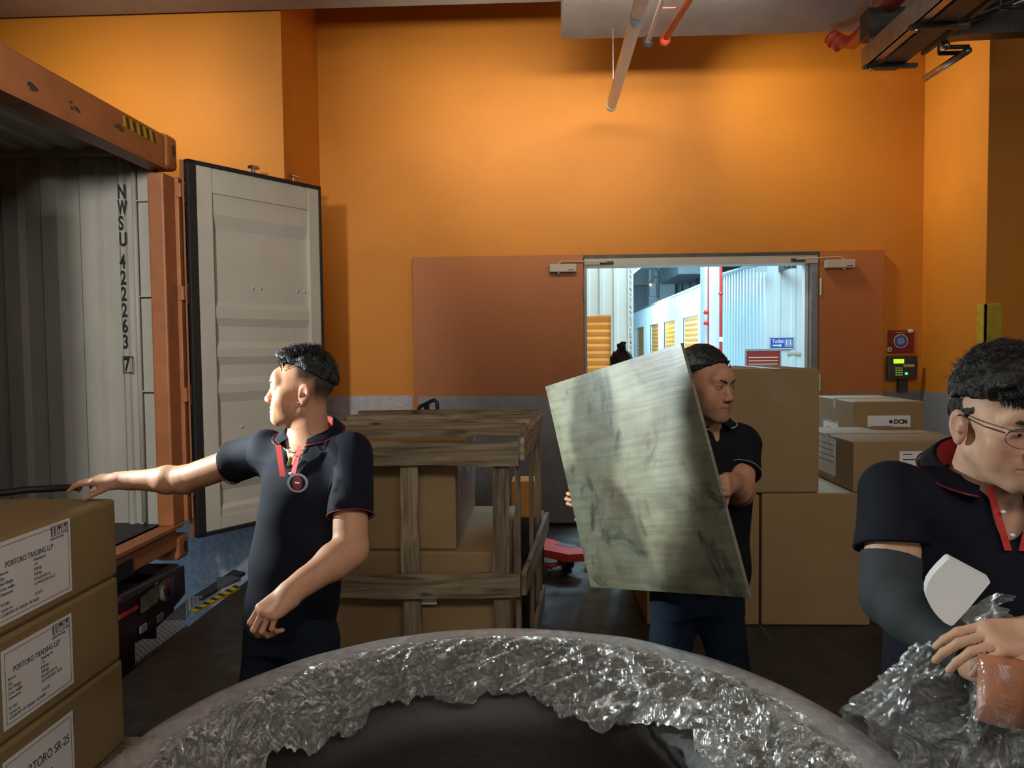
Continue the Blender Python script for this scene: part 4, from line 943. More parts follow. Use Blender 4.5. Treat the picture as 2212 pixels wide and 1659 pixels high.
def crumple(a, j, r, z):
    p = V((r*math.cos(a), r*math.sin(a), z))
    tz = V((a*9/2, r*16, 3.1)); tz.x = a*r*14
    rid = 1-abs(NZ.noise(tz*1.0))*2.2; rid2 = 1-abs(NZ.noise(V((a*r*38, r*34, 7.7))))*2.2; rid3 = 1-abs(NZ.noise(V((a*r*75, r*75, 1.7))))*2
    f = min(1, max(0, (.58-r)/.05)); 
    return (0, f*(.014*rid+.011*rid2+.005*rid3))
n1 = 720; m1 = 56
def inner_edge(a):
    e = .405+.012*math.sin(a*9+1)+.008*math.sin(a*23)
    d = a-math.pi/2
    if -1.0 < d < .15: e -= .055*math.exp(-((d+.42)/.22)**2)+.02*math.exp(-((d+.15)/.05)**2)
    return e
P = []
for i in range(n1):
    a = 2*math.pi*i/n1; row = []; r0 = inner_edge(a)
    for j in range(m1):
        r = r0+(.605-r0)*j/(m1-1); z = np.interp(r, [.30, .40, .42, .50, .57, .615], [.85, .868, .882, .917, .943, .946])
        dr, dz = crumple(a, j, r, z); row.append((RC.x+r*math.cos(a), RC.y+r*math.sin(a), z+dz))
    P.append(row)
MB().grid(P, True).build('crumpled_film', 'film_crumpled', t, True)
prof2 = [(.552, .9405), (.575, .947), (.60, .950), (.625, .944), (.645, .930), (.657, .905), (.661, .86), (.660, .7), (.63, .2)]
def sm(a, j, r, z): return (.0015*NZ.noise(V((a*6, z*3, 0))), .0025*NZ.noise(V((a*5, r*30, 0))))
MB().grid(lathe(prof2, 240, sm), True).build('smooth_film', 'film_smooth', t, True)
# ================================================================ SCULPTING BY DISTANCE FIELDS (for people)
def R3(yaw=0, pitch=0, roll=0):
    """head / torso turn: local -Y looks forward; yaw turns about Z, pitch>0 looks down"""
    return np.array((Matrix.Rotation(math.radians(yaw), 3, 'Z') @ Matrix.Rotation(math.radians(pitch), 3, 'X') @ Matrix.Rotation(math.radians(roll), 3, 'Y')))
class Fld:
    def __init__(s): s.p = []; s.post = []
    def _ad(s, op, fn, lo, hi, k): s.p.append((op, fn, np.array(lo, float), np.array(hi, float), k)); return s
    def cone(s, a, b, ra, rb, k=.01, op='u'):
        a = np.array(a, float); b = np.array(b, float); ab = b-a; L2 = max(1e-9, ab@ab)
        def fn(P):
            t = np.clip(((P-a)@ab)/L2, 0, 1); return np.linalg.norm(P-a-t[..., None]*ab, axis=-1)-(ra+(rb-ra)*t)
        r = max(ra, rb); return s._ad(op, fn, np.minimum(a, b)-r, np.maximum(a, b)+r, k)
    def ell(s, c, r, R=None, k=.01, op='u'):
        c = np.array(c, float); r = np.array(r, float); R = np.eye(3) if R is None else R
        def fn(P):
            q = (P-c)@R; k0 = np.linalg.norm(q/r, axis=-1); k1 = np.linalg.norm(q/(r*r), axis=-1); return k0*(k0-1)/np.maximum(k1, 1e-6)
        e = np.abs(R)@r; e = np.maximum(e, 0)
        return s._ad(op, fn, c-e, c+e, k)
    def bx(s, c, r, R=None, rd=.005, k=.01, op='u'):
        c = np.array(c, float); r = np.array(r, float); R = np.eye(3) if R is None else R
        def fn(P):
            q = np.abs((P-c)@R)-(r-rd); return np.linalg.norm(np.maximum(q, 0), axis=-1)+np.minimum(q.max(axis=-1), 0)-rd
        e = np.abs(R)@r; return s._ad(op, fn, c-e, c+e, k)
    def loft(s, secs, C, R, n=2.3, k=.02, op='u'):
        """body trunk: rows of (z, cx, cy, rx, ry) in the frame R at C"""
        A = np.array(secs, float); A = A[A[:, 0].argsort()]; C = np.array(C, float)
        def fn(P):
            q = (P-C)@R; z = q[..., 2]; zc = np.clip(z, A[0, 0], A[-1, 0])
            cx, cy, rx, ry = (np.interp(zc, A[:, 0], A[:, i]) for i in (1, 2, 3, 4))
            kk = (np.abs((q[..., 0]-cx)/rx)**n+np.abs((q[..., 1]-cy)/ry)**n)**(1/n)
            d = (kk-1)*np.minimum(rx, ry)*.95; return np.maximum(d, np.maximum(z-A[-1, 0], A[0, 0]-z))
        pts = []
        for z, cx, cy, rx, ry in A:
            for sx in (-1, 1):
                for sy in (-1, 1): pts.append(C+R@np.array([cx+sx*rx, cy+sy*ry, z]))
        pts = np.array(pts); return s._ad(op, fn, pts.min(0), pts.max(0), k)
    def clip(s, pt, n, k=.002, lo=None, hi=None):
        """cut away the side the normal points to (optionally inside a box only)"""
        pt = np.array(pt, float); n = np.array(n, float); n = n/np.linalg.norm(n)
        fn = lambda P: -((P-pt)@n)
        return s._ad('c', fn, lo if lo is not None else [-99]*3, hi if hi is not None else [99]*3, k)
    def mesh(s, h, disp=None, col=None, bounds=None):
        us = [q for q in s.p if q[0] == 'u']
        lo = np.min([q[2] for q in us], 0)-4*h; hi = np.max([q[3] for q in us], 0)+4*h
        if bounds is not None: lo = np.maximum(lo, bounds[0]); hi = np.minimum(hi, bounds[1])
        n = np.ceil((hi-lo)/h).astype(int)+1; D = np.full(n, .5, np.float32)
        ax = [lo[i]+h*np.arange(n[i]) for i in range(3)]
        for op, fn, l, u, k in s.p:
            pad = k+3*h; i0 = np.clip(np.floor((l-pad-lo)/h).astype(int), 0, n-1); i1 = np.clip(np.ceil((u+pad-lo)/h).astype(int)+1, 0, n)
            if (i1 <= i0).any(): continue
            sl = tuple(slice(a, b) for a, b in zip(i0, i1))
            g = np.stack(np.meshgrid(*[ax[i][sl[i]] for i in range(3)], indexing='ij'), -1)
            d = fn(g).astype(np.float32); v = D[sl]
            if op == 'u':
                hh = np.clip(.5+.5*(v-d)/k, 0, 1); D[sl] = v+(d-v)*hh-k*hh*(1-hh)
            else:
                if op == 'c': d = fn(g).astype(np.float32)
                e = -d; hh = np.clip(.5-.5*(v-e)/k, 0, 1); D[sl] = v+(e-v)*hh+k*hh*(1-hh)
        if disp is not None:
            for i in range(n[0]):
                m = np.abs(D[i]) < .06
                if not m.any(): continue
                jj, kk = np.nonzero(m); P = np.stack([np.full(len(jj), ax[0][i]), ax[1][jj], ax[2][kk]], -1)
                D[i][jj, kk] += disp(P).astype(np.float32)
        D[0] = D[-1] = .5; D[:, 0] = D[:, -1] = .5; D[:, :, 0] = D[:, :, -1] = .5
        return nets(D, lo, h)
def nets(D, lo, h):
    ins = D < 0; nx, ny, nz = D.shape
    c = np.zeros((nx-1, ny-1, nz-1), np.uint8); offs = [(a, b, e) for a in (0, 1) for b in (0, 1) for e in (0, 1)]
    for a, b, e in offs: c += ins[a:nx-1+a, b:ny-1+b, e:nz-1+e]
    act = (c > 0) & (c < 8); I = np.argwhere(act); idx = -np.ones(act.shape, np.int64); idx[act] = np.arange(len(I))
    acc = np.zeros((len(I), 3)); cnt = np.zeros(len(I))
    E = [(o, tuple(np.add(o, d))) for o in offs for d in ((1, 0, 0), (0, 1, 0), (0, 0, 1)) if max(np.add(o, d)) <= 1]
    for p, q in E:
        A = D[I[:, 0]+p[0], I[:, 1]+p[1], I[:, 2]+p[2]]; B = D[I[:, 0]+q[0], I[:, 1]+q[1], I[:, 2]+q[2]]
        m = (A < 0) != (B < 0); t = np.where(m, A/np.where(m, A-B, 1), 0)
        pos = np.array(p)[None]+(np.array(q)-np.array(p))[None]*t[:, None]; acc += np.where(m[:, None], pos, 0); cnt += m
    Vx = (I+acc/cnt[:, None])*h+lo; F = []
    for ax in range(3):
        sa = [slice(1, None)]*3; sl0 = [slice(None)]*3; sl1 = [slice(None)]*3; sl0[ax] = slice(0, -1); sl1[ax] = slice(1, None)
        a = ins[tuple(sl0)]; b = ins[tuple(sl1)]; X = np.argwhere(a != b)
        o1, o2 = [(1, 2), (2, 0), (0, 1)][ax]
        X = X[(X[:, o1] > 0) & (X[:, o2] > 0) & (X[:, o1] < D.shape[o1]-1) & (X[:, o2] < D.shape[o2]-1)]
        fl = a[X[:, 0], X[:, 1], X[:, 2]]
        def at(u, v): Y = X.copy(); Y[:, o1] -= u; Y[:, o2] -= v; return idx[Y[:, 0], Y[:, 1], Y[:, 2]]
        Q = np.stack([at(1, 1), at(0, 1), at(0, 0), at(1, 0)], 1); Q[~fl] = Q[~fl][:, ::-1]; F.append(Q)
    return Vx, np.concatenate(F)
def smooth_mesh(Vx, F, it=2, lam=.5):
    n = len(Vx)
    for _ in range(it):
        s = np.zeros_like(Vx); c = np.zeros(n)
        for i in range(4):
            for j in ((i+1) % 4, (i+3) % 4): np.add.at(s, F[:, i], Vx[F[:, j]]); np.add.at(c, F[:, i], 1)
        Vx = Vx+(s/np.maximum(c, 1)[:, None]-Vx)*lam
    return Vx
def npmesh(name, parts, m, parent, col=None, it=1):
    """parts: list of (V, F); one object; optional vertex colours"""
    Vs, Fs, o = [], [], 0
    for Vx, F in parts: Vs.append(smooth_mesh(Vx, F, it)); Fs.append(F+o); o += len(Vx)
    Vx = np.concatenate(Vs); F = np.concatenate(Fs); me = bpy.data.meshes.new(name)
    org = np.array([(Vx[:, 0].min()+Vx[:, 0].max())/2, (Vx[:, 1].min()+Vx[:, 1].max())/2, Vx[:, 2].min()])
    me.vertices.add(len(Vx)); me.vertices.foreach_set('co', (Vx-org).astype(np.float32).ravel())
    me.loops.add(F.size); me.loops.foreach_set('vertex_index', F.astype(np.int32).ravel())
    me.polygons.add(len(F)); me.polygons.foreach_set('loop_start', (np.arange(len(F))*4).astype(np.int32)); me.polygons.foreach_set('loop_total', np.full(len(F), 4, np.int32))
    me.update(); me.validate(); me.polygons.foreach_set('use_smooth', [True]*len(me.polygons))
    if col is not None:
        C = np.ones((len(Vx), 4), np.float32); C[:, :3] = col(Vx); a = me.color_attributes.new('Col', 'FLOAT_COLOR', 'POINT'); a.data.foreach_set('color', C.ravel())
    ob = bpy.data.objects.new(name, me); COL.objects.link(ob); me.materials.append(MATS[m])
    if parent: ob.parent = parent; ob.matrix_parent_inverse = parent.matrix_world.inverted()
    ob.location = org; bpy.context.view_layer.update(); return ob

class Head:
    def __init__(s, C, yaw, pitch=0, roll=0, sc=1.0, wide=1.0, smile=0, mouth_open=0):
        s.C = np.array(C, float); s.R = R3(yaw, pitch, roll); s.sc = sc; s.w = wide; s.smile = smile; s.mo = mouth_open
    def W(s, p): p = np.array(p, float)*s.sc; p[0] *= s.w; return s.C+s.R@p
    def L(s, P): q = (P-s.C)@s.R/s.sc; q[..., 0] /= s.w; return q
    def field(s, f, neck_to, nr=(.056, .062)):
        W, R, k = s.W, s.R, s.sc; E = lambda c, r, kk=.01, op='u', RR=None: f.ell(W(c), np.array(r)*k*np.array([s.w, 1, 1]), R if RR is None else R@RR, kk*k, op)
        K = lambda a, b, ra, rb, kk=.008, op='u': f.cone(W(a), W(b), ra*k, rb*k, kk*k, op)
        E((0, .018, .036), (.075, .093, .081)); E((0, -.028, .004), (.064, .060, .078), .02); E((0, -.034, -.055), (.050, .050, .050), .02)
        K((0, -.066, -.092), (0, -.070, -.090), .021, .020, .018)
        for x in (-1, 1):
            K((x*.050, .004, -.056), (x*.016, -.070, -.094), .017, .015, .025)
            E((x*.042, -.056, -.024), (.024, .020, .024), .028); E((x*.034, -.052, -.050), (.024, .024, .026), .025)
            if s.smile: E((x*.036, -.068, -.038), (.018, .015, .017), .018)
            K((x*.012, -.082, .027), (x*.044, -.070, .028), .0068, .0070, .018)
        E((0, -.074, .038), (.045, .018, .028), .02)
        for x in (-1, 1): E((x*.031, -.0975, .007), (.019, .0125, .0105), .012, 's')
        K((0, -.081, .014), (0, -.099, -.026), .0085, .0115, .010); E((0, -.1025, -.030), (.0115, .010, .0095), .006)
        for x in (-1, 1): E((x*.0125, -.095, -.033), (.0095, .011, .0085), .005)
        E((0, -.075, -.062), (.034, .015, .024), .018)
        mz = -.063+.0; up = .006*s.smile
        for x in (-1, 1):
            K((0, -.0905, mz+.0055), (x*.027, -.0800, mz+.001+up), .0046, .0028, .005); K((0, -.0890, mz-.0075-s.mo), (x*.025, -.0790, mz-.002+up), .0058, .0028, .005)
            K((x*.012, -.0950, mz-.001-s.mo*.5), (0, -.0955, mz-.001-s.mo*.5), .0016+s.mo*.5, .0018+s.mo*.5, .002, 's'); K((x*.028, -.0855, mz+up), (x*.012, -.0945, mz-.001), .0014, .0017, .002, 's')
            K((x*.006, -.101, -.0405), (x*.007, -.090, -.036), .0030, .0022, .002, 's')
            if s.smile: K((x*.022, -.093, -.030), (x*.036, -.086, -.066), .0022, .0022, .006, 's')
        for x in (-1, 1):      # eyelids round the eyeball
            E((x*.031, -.0745, .008), (.0165, .0135, .0130), .005)
            K((x*.018, -.0885, .0065), (x*.031, -.0905, .0080), .0013 if s.smile < .5 else .0007, .0021 if s.smile < .5 else .0009, .0015, 's'); K((x*.031, -.0905, .0080), (x*.043, -.0845, .0070), .0021 if s.smile < .5 else .0009, .0010, .0015, 's')
            K((x*.018, -.0905, .014), (x*.043, -.086, .0145), .0007, .0007, .002, 's')
            RR = np.array(Matrix.Rotation(math.radians(-x*22), 3, 'Z') @ Matrix.Rotation(math.radians(-10), 3, 'X'))
            E((x*.080, .014, -.006), (.0085, .0195, .0325), .004, RR=RR); E((x*.078, .012, -.033), (.0075, .010, .011), .004)
            E((x*.090, .010, -.002), (.0075, .0125, .0215), .003, 's', RR); E((x*.084, .002, -.010), (.006, .006, .008), .003, RR=RR)
        f.cone(W((0, .022, -.05)), neck_to, nr[0], nr[1], .02)
        return f
    def eyes(s, parent, look=(0, 0)):
        for x in (-1, 1):
            c = s.W((x*.031, -.0759, .0070)); b = MB(); b.ball(V(c), .0119*s.sc, 20); e = b.build('eyeball', 'eye_white', parent, True)
            d = s.R@np.array([look[0], -1, look[1]]); d = d/np.linalg.norm(d); b = MB(); b.ball(V(c+d*.0070*s.sc), .0058*s.sc, 16); b.build('iris', 'iris', e, True)
    def brows(s, parent, thick=1.0, ang=0, sides=(-1, 1)):
        for x in sides:
            f = Fld(); pts = [(.011, -.094, .0225), (.021, -.0935, .0265), (.034, -.089, .0285), (.047, -.078, .0245)]
            for i in range(3):
                a, b = [np.array((x*p[0], p[1], p[2]+ang*(p[0]-.03))) for p in pts[i:i+2]]
                f.cone(s.W(a), s.W(b), .0036*thick*s.sc*(1, 1, .8)[i], .0036*thick*s.sc*(1, .8, .4)[i], .003)
            npmesh('eyebrow', [f.mesh(.0012)], 'brow', parent)
    def hairfield(s, front, side, top=.016, back=-.06, fade=None):
        """shell over the skull, cut at the hairline"""
        f = Fld(); k = s.sc
        f.ell(s.W((0, .022, .040+top*.5)), np.array((.075+.006+side, .093+.008, .081+top))*k*np.array([s.w, 1, 1]), s.R, .01*k)
        return f
SKIN = (.46, .235, .135)
def skin_col(base, head=None, stub=0, lips=(.40, .13, .10), fade=0, dark=0):
    base = np.array(base)
    def fn(P):
        C = np.tile(base, (len(P), 1)).astype(np.float32)
        if head is not None:
            q = head.L(P); near = (np.linalg.norm(q, axis=1) < .16)
            def mixin(w, c):
                nonlocal C
                w = np.clip(w, 0, 1)*near; C = C*(1-w[:, None])+np.array(c)*w[:, None]
            mixin(np.clip(1.3-((q[:, 0]/.030)**2+((q[:, 2]+.064)/.0105)**2), 0, 1)*(q[:, 1] < -.076)*.7, lips)
            mixin(.35*np.exp(-((np.abs(q[:, 0])-.045)**2/.0006+(q[:, 2]+.03)**2/.0006))*(q[:, 1] < -.03), (.50, .17, .11))
            mixin(.3*np.exp(-((np.abs(q[:, 0])-.088)**2/.0002)), (.5, .18, .12))
            slit = ((np.abs(np.abs(q[:, 0])-.031) < .015) & (np.abs(q[:, 2]-.0105) < .0022) & (q[:, 1] < -.08)); mixin(slit*.75, (.05, .03, .025))
            mixin(((np.abs(q[:, 0]) < .012) & (np.abs(q[:, 2]+.0415) < .0035) & (q[:, 1] < -.088))*.6, (.12, .04, .03))
            if stub: mixin(stub*np.clip((-.035-q[:, 2])/.03, 0, 1)*(q[:, 1] < .0), (.14, .09, .07))
            if fade:   # clipped hair on the sides and nape of the head
                up = np.clip((q[:, 2]-(-.055-.0*q[:, 1]))/.06, 0, 1); bk = np.clip((q[:, 1]+.028-.25*np.clip(q[:, 2]-.02, -.1, .03))/.018, 0, 1)
                over = np.clip((q[:, 2]-.028)/.02, 0, 1); behind = np.clip((q[:, 1]-.03)/.02, 0, 1)
                mixin(fade*np.maximum(over*bk, behind*up), (.018, .015, .013))
        return C
    return fn
def hand(f, wrist, X, Z, side, curl=(.3, .35, .4, .45), thumb=(40, 10, 20), sc=1.0, spread=.06, base=25):
    """wrist point; X = towards the fingers, Z = back of the hand; side=+1 when the thumb lies towards Z x X
    curl: bend of each joint in radians; thumb: (away angle, drop angle, bend)"""
    w = np.array(wrist, float); X = np.array(X, float); X /= np.linalg.norm(X); Z = np.array(Z, float); Z -= X*(Z@X); Z /= np.linalg.norm(Z); Y = np.cross(Z, X)*side
    pt = lambda x, y, z: w+(X*x+Y*y+Z*z)*sc
    rot = lambda v, ax, a: v*math.cos(a)+np.cross(ax, v)*math.sin(a)+ax*(ax@v)*(1-math.cos(a))
    bend_ax = np.cross(Z, X)   # rotating X towards -Z
    for y, L in ((.026, .082), (.009, .086), (-.009, .082), (-.025, .075)): f.cone(pt(.012, y*.62, 0), pt(L, y, .002), .0155*sc, .0120*sc, .016*sc)
    f.cone(pt(-.04, 0, 0), pt(.015, 0, 0), .027*sc, .0245*sc, .02*sc); f.cone(pt(.02, .018, -.008), pt(.055, .026, -.008), .016*sc, .013*sc, .012*sc); f.cone(pt(.02, -.02, -.008), pt(.06, -.022, -.006), .014*sc, .011*sc, .012*sc)
    lens = ((.043, .026, .021), (.048, .030, .022), (.044, .028, .022), (.034, .021, .019)); rad = (.0088, .0090, .0086, .0076)
    cl = curl if isinstance(curl[0], (list, tuple)) else [curl]*4
    for i, y in enumerate((.027, .009, -.009, -.025)):
        p = pt((.082, .087, .083, .074)[i], y, .001); d = X+Y*spread*(1.5-i); d /= np.linalg.norm(d); r = rad[i]*sc
        for j in range(3):
            d = rot(d, bend_ax, cl[i][j]); q = p+d*lens[i][j]*sc; f.cone(p, q, r, r*.92, .0035*sc); p = q; r *= .92
    a, dr, bn = [math.radians(v) for v in thumb]
    p = pt(.018, .022, -.008); d = X*math.cos(a)+Y*math.sin(a)-Z*math.sin(dr); d /= np.linalg.norm(d); ax = np.cross(Y, X); r = .0125*sc
    for j, L in enumerate((.040, .032, .026)):
        q = p+d*L*sc; f.cone(p, q, r, r*.88, .007*sc if j == 0 else .004*sc); p = q; r *= .88; d = rot(d, ax*side, -bn if j < 2 else 0)*1.0
    return f
def arm(f, sh, el, wr, r=(.052, .043, .027), k=.02):
    sh, el, wr = (np.array(v, float) for v in (sh, el, wr)); f.cone(sh, el, r[0], r[1], k); mid = el+(wr-el)*.28
    f.cone(el, mid, r[1]*.95, r[1]*1.0, k); f.cone(mid, wr, r[1]*.98, r[2], k); return f
def folds(amp, seed=0, up=True):
    def fn(P):
        x, y, z = P[:, 0]*1.0, P[:, 1], P[:, 2]; a = 2.1*seed
        u = np.sin(18*x+9*z+a+2.0*np.sin(7*z+5*y+a))*np.sin(11*y-13*z+a*2+1.5*np.sin(9*x))
        v = np.sin(36*z+22*x+2.2*np.sin(14*x+a)+a)*np.sin(10*x+12*y+a); return amp*(u*.65+.35*v)
    return fn
def strands(head, n, fn_pos, L, r0, parent_parts, seed=1, jitter=.35):
    """short tufts of hair as thin cones, joined to the hair mesh"""
    rnd = random.Random(seed); Vs = []; Fs = []; o = 0
    for _ in range(n):
        p, d, l = fn_pos(rnd); d = np.array(d, float)+np.array([rnd.uniform(-1, 1) for _ in range(3)])*jitter; d /= np.linalg.norm(d)
        a = head.W(p); D = head.R@d; e1 = np.cross(D, [0.3, .5, .8]); e1 /= np.linalg.norm(e1); e2 = np.cross(D, e1); l *= head.sc; bendv = (head.R@np.array([rnd.uniform(-.3, .3), rnd.uniform(-.3, .3), -.2]))*l*.35
        ring = []
        for t, rr in ((0, 1), (.5, .7), (1, .08)):
            c = a+D*l*t+bendv*t*t
            for k in range(4): ring.append(c+(e1*math.cos(k*math.pi/2)+e2*math.sin(k*math.pi/2))*r0*rr)
        Vs += ring
        for j in (0, 4):
            for k in range(4): Fs.append((o+j+k, o+j+(k+1) % 4, o+j+4+(k+1) % 4, o+j+4+k))
        o += 12
    parent_parts.append((np.array(Vs), np.array(Fs)))
def collar(parent, C, yaw, r=(.066, .060), h=.034, tilt=0, gap=14, flare=.030, m='navy_knit', lining='collar_red', drop=.012, trim=None):
    """polo collar: standing band with lining, flap turned down"""
    R = np.array((Matrix.Rotation(math.radians(yaw), 3, 'Z') @ Matrix.Rotation(math.radians(tilt), 3, 'X'))); C = np.array(C, float)
    pt = lambda a, rad, z: V(C+R@np.array([math.sin(a)*(r[0]+rad), -math.cos(a)*(r[1]+rad), z]))
    n = 48; A = [math.radians(gap+(360-2*gap)*i/n) for i in range(n+1)]
    up = lambda a: h*(.55-.45*math.cos(a)); lo = lambda a: -drop*(.65+.35*math.cos(a))
    fl = lambda a: flare*(.8+.5*max(0, math.cos(a)))
    g = MB(); g.grid([[pt(a, -.004, -.030-.02*max(0, math.cos(a))), pt(a, -.003, up(a)*.5), pt(a, .0, up(a)-.002)] for a in A]).build('collar_lining', lining, parent, True)
    g = MB(); g.grid([[pt(a, .0, up(a)-.002), pt(a, .004, up(a)+.002), pt(a, .010, up(a)-.002), pt(a, fl(a)*.75, (up(a)+lo(a))*.5), pt(a, fl(a), lo(a)), pt(a, fl(a)-.003, lo(a)-.002), pt(a, fl(a)*.6, lo(a)+.01)] for a in A]); o = g.build('collar', m, parent, True)
    if trim: MB().tube([pt(a, fl(a)+.001, lo(a)+.006) for a in A], .0022, 6).build('collar_trim', trim, o, True)
    return o
def cuffring(parent, c, ax, r, m, th=.0022, name='sleeve_piping', e=1.0):
    c = V(c); ax = V(ax).normalized(); u_ = ax.orthogonal().normalized(); w_ = ax.cross(u_)
    return MB().tube([c+(u_*math.cos(a*math.pi/16)+w_*math.sin(a*math.pi/16))*r for a in range(33)], th, 6, False).build(name, m, parent, True)
def sleeve(sh, el, cut, ra, rb, cav, tilt=(0, 0, 0), h=.0045, dsp=None):
    """short sleeve from the shoulder to the hem, hollow at its end"""
    sh, el = np.array(sh, float), np.array(el, float); d = el-sh; f = Fld(); f.cone(sh, sh+d*(cut+.08), ra, rb, .03)
    c = sh+d*cut; f.clip(c, d+np.array(tilt), .003); f.cone(c-d*.07, c+d*.1, cav, cav, .002, 's'); return f.mesh(h, dsp)
def legs(name, m, parent, hip, hipR, kn, an, r=(.088, .062, .050), seed=3, top=None, h=.006):
    f = Fld(); hip = np.array(hip, float)
    f.loft([(-.10, 0, 0, .15, .105), (.0, 0, 0, .155, .11), (.16, 0, 0, .14, .10)], hip, hipR, k=.03)
    for sgn, k_, a_ in ((-1, kn[0], an[0]), (1, kn[1], an[1])):
        s0 = hip+hipR@np.array([sgn*.075, 0, -.07]); f.cone(s0, k_, r[0], r[1], .03); f.cone(k_, a_, r[1], r[2], .03)
    for a_ in an: f.clip(np.array(a_)-np.array([0, 0, .03]), (0, 0, -1))
    return npmesh(name, [f.mesh(h, folds(.006, seed))], m, parent)
def shoes(parent, an, yaw, m='shoe'):
    for a in an:
        R = R3(yaw); f = Fld(); a = np.array(a, float); z = .0
        g = lambda x, y, zz: np.array([a[0], a[1], 0])+R@np.array([x, y, zz])
        f.cone(g(0, .04, .045), g(0, -.06, .040), .042, .038, .02); f.cone(g(0, -.06, .04), g(0, -.16, .034), .040, .030, .02); f.cone(g(0, .02, .05), g(0, .01, .095), .045, .045, .02); f.clip(g(0, 0, .002), (0, 0, -1))
        npmesh('shoe', [f.mesh(.005)], m, parent)
# ================================================================ PEOPLE
def pxp(x, y, D): return np.array(atY(x, y, D))
# ---------------------------------------------------------------- man at the cartons (left)
T = thing('person', 'person in navy polo shirt reaching to the left cartons, face in profile', 'person', (-.79, 2.42, 0))
H = Head((-.765, 2.40, 1.478), -75, -2, 0, .97, 1.0, smile=1)
TC = np.array((-.748, 2.42, 0)); TR = R3(-16); ls = TR@np.array([1, 0, 0])
shL, shR = TC+ls*.150+np.array([0, 0, 1.283]), TC-ls*.165+np.array([0, 0, 1.278])
elR, wrR = pxp(400, 1036, 2.58), pxp(268, 1038, 2.62)
elL, wrL = pxp(757, 1188, 2.24), pxp(632, 1277, 2.10)
f1 = Fld(); H.field(f1, TC+np.array([.0, .0, 1.30]), (.058, .066)); f1.ell(TC+np.array([0, 0, 1.25]), (.13, .085, .09), TR, .04)
f2 = Fld(); arm(f2, shR, elR, wrR, (.050, .047, .029)); hand(f2, wrR+np.array([-.012, 0, 0]), (-1, -.02, .02), (.05, -.22, 1), 1, [(.10, .30, .25), (.12, .38, .3), (.18, .5, .4), (.25, .55, .45)], (18, 24, 4), 1.02)
f3 = Fld(); arm(f3, shL, elL, wrL, (.052, .052, .033)); hd_ = pxp(560, 1338, 2.02)-wrL
hand(f3, wrL, hd_, (-.35, -1, .55), -1, [(.7, 1.0, .6), (.75, 1.05, .6), (.8, 1.1, .6), (.85, 1.1, .6)], (24, 24, 16), 1.1)
bd1 = npmesh('body', [f1.mesh(.0024), f2.mesh(.003), f3.mesh(.003)], 'skin', T, skin_col((.50, .25, .145), H, .12, (.45, .17, .13), fade=.93))
H.brows(bd1, .8, 0, (1,)); H.eyes(bd1)
hf = H.hairfield(.03, -.004, .018)
hf.ell(H.W((0, -.048, .104)), (.048, .036, .030), H.R, .025); hf.clip(H.W((0, -.04, .066)), H.R@np.array([0, -.55, -.85]), .006); 
hf.clip(H.W((0, .06, .045)), H.R@np.array([0, -.48, -1]), .006)
hp = [hf.mesh(.003, lambda P: .003*np.sin(P[:, 0]*160+3*np.sin(P[:, 1]*90))*np.sin(P[:, 2]*120+P[:, 1]*80))]
def hpos1(r):
    a = r.uniform(-1, 1); y = r.uniform(-.060, .08); x = a*.05; z = .040+.094*math.sqrt(max(.02, 1-(x/.085)**2-((y-.02)/.108)**2))
    return (x, y, z-.012), (a*.3, -.15+.5*(y > .03), 1.0 if y < .05 else .5), r.uniform(.026, .044)*(1 if y < .05 else .6)
strands(H, 1300, hpos1, .03, .0021, hp, 4, .28)
npmesh('hair', hp, 'hair_black', T, None, 0)
MB().ball(V(H.W((.091, -.002, -.035))), .0046, 12).build('earring', 'chrome', T, True)
sh = Fld()
sh.loft([(.70, -.085, 0, .150, .118), (.80, -.075, 0, .148, .120), (.92, -.05, 0, .150, .120), (1.05, -.022, 0, .160, .118), (1.17, 0, 0, .172, .116), (1.26, 0, .005, .170, .104), (1.31, 0, .01, .135, .085), (1.335, 0, .015, .085, .066)], TC, TR, 2.25, .03)
sR, sL = shR+(elR-shR)*.40, shL+(elL-shL)*.66
sh.cone(shR, shR+(elR-shR)*.16, .068, .066, .05); sh.cone(shL, shL+(elL-shL)*.25, .070, .066, .045)
sh.ell(TC+np.array([0, 0, 1.365]), (.066, .064, .050), TR, .008, 's')
vc = TC+TR@np.array([0, -.100, 1.30]); sh.ell(vc, (.026, .05, .060), TR, .01, 's')
shirt = npmesh('polo_shirt', [sh.mesh(.0045, folds(.010, 1)), sleeve(shR, elR, .40, .068, .070, .052, (0, 0, .06), dsp=folds(.006, 1)), sleeve(shL, elL, .66, .070, .070, .053, dsp=folds(.006, 1))], 'navy_knit', T, None, 1)
cuffring(shirt, sR, (elR-shR)+np.array([0, 0, .06]), .071, 'piping_red'); cuffring(shirt, sL, elL-shL, .0705, 'piping_red')
collar(shirt, TC+TR@np.array([0, .012, 1.343]), -16, (.076, .074), .036, 12, 24, .040, trim='piping_red')
for sx in (-1, 1):
    g = MB(); g.grid([[V(TC+TR@np.array([sx*(.030-.022*k/5)+w, -.108-.012*k/5-(.003 if w else 0), 1.315-.095*k/5])) for w in (0, sx*.018)] for k in range(6)]).build('placket', 'collar_red', shirt, True)
for k in (0, 1): MB().ball(V(TC+TR@np.array([.022-.01*k, -.119-.004*k, 1.285-.055*k])), .0055, 10, (1, .5, .7)).build('button', 'white_plastic', shirt, True)
ch = [TC+TR@np.array([math.sin(a)*.068, -math.cos(a)*.075-.02*max(0, math.cos(a)), 1.335-.045*max(0, math.cos(a))**1.5]) for a in [math.radians(-150+k*10) for k in range(31)]]
nk = MB().tube([V(p) for p in ch], .0018, 6).build('necklace', 'gold', T, True)
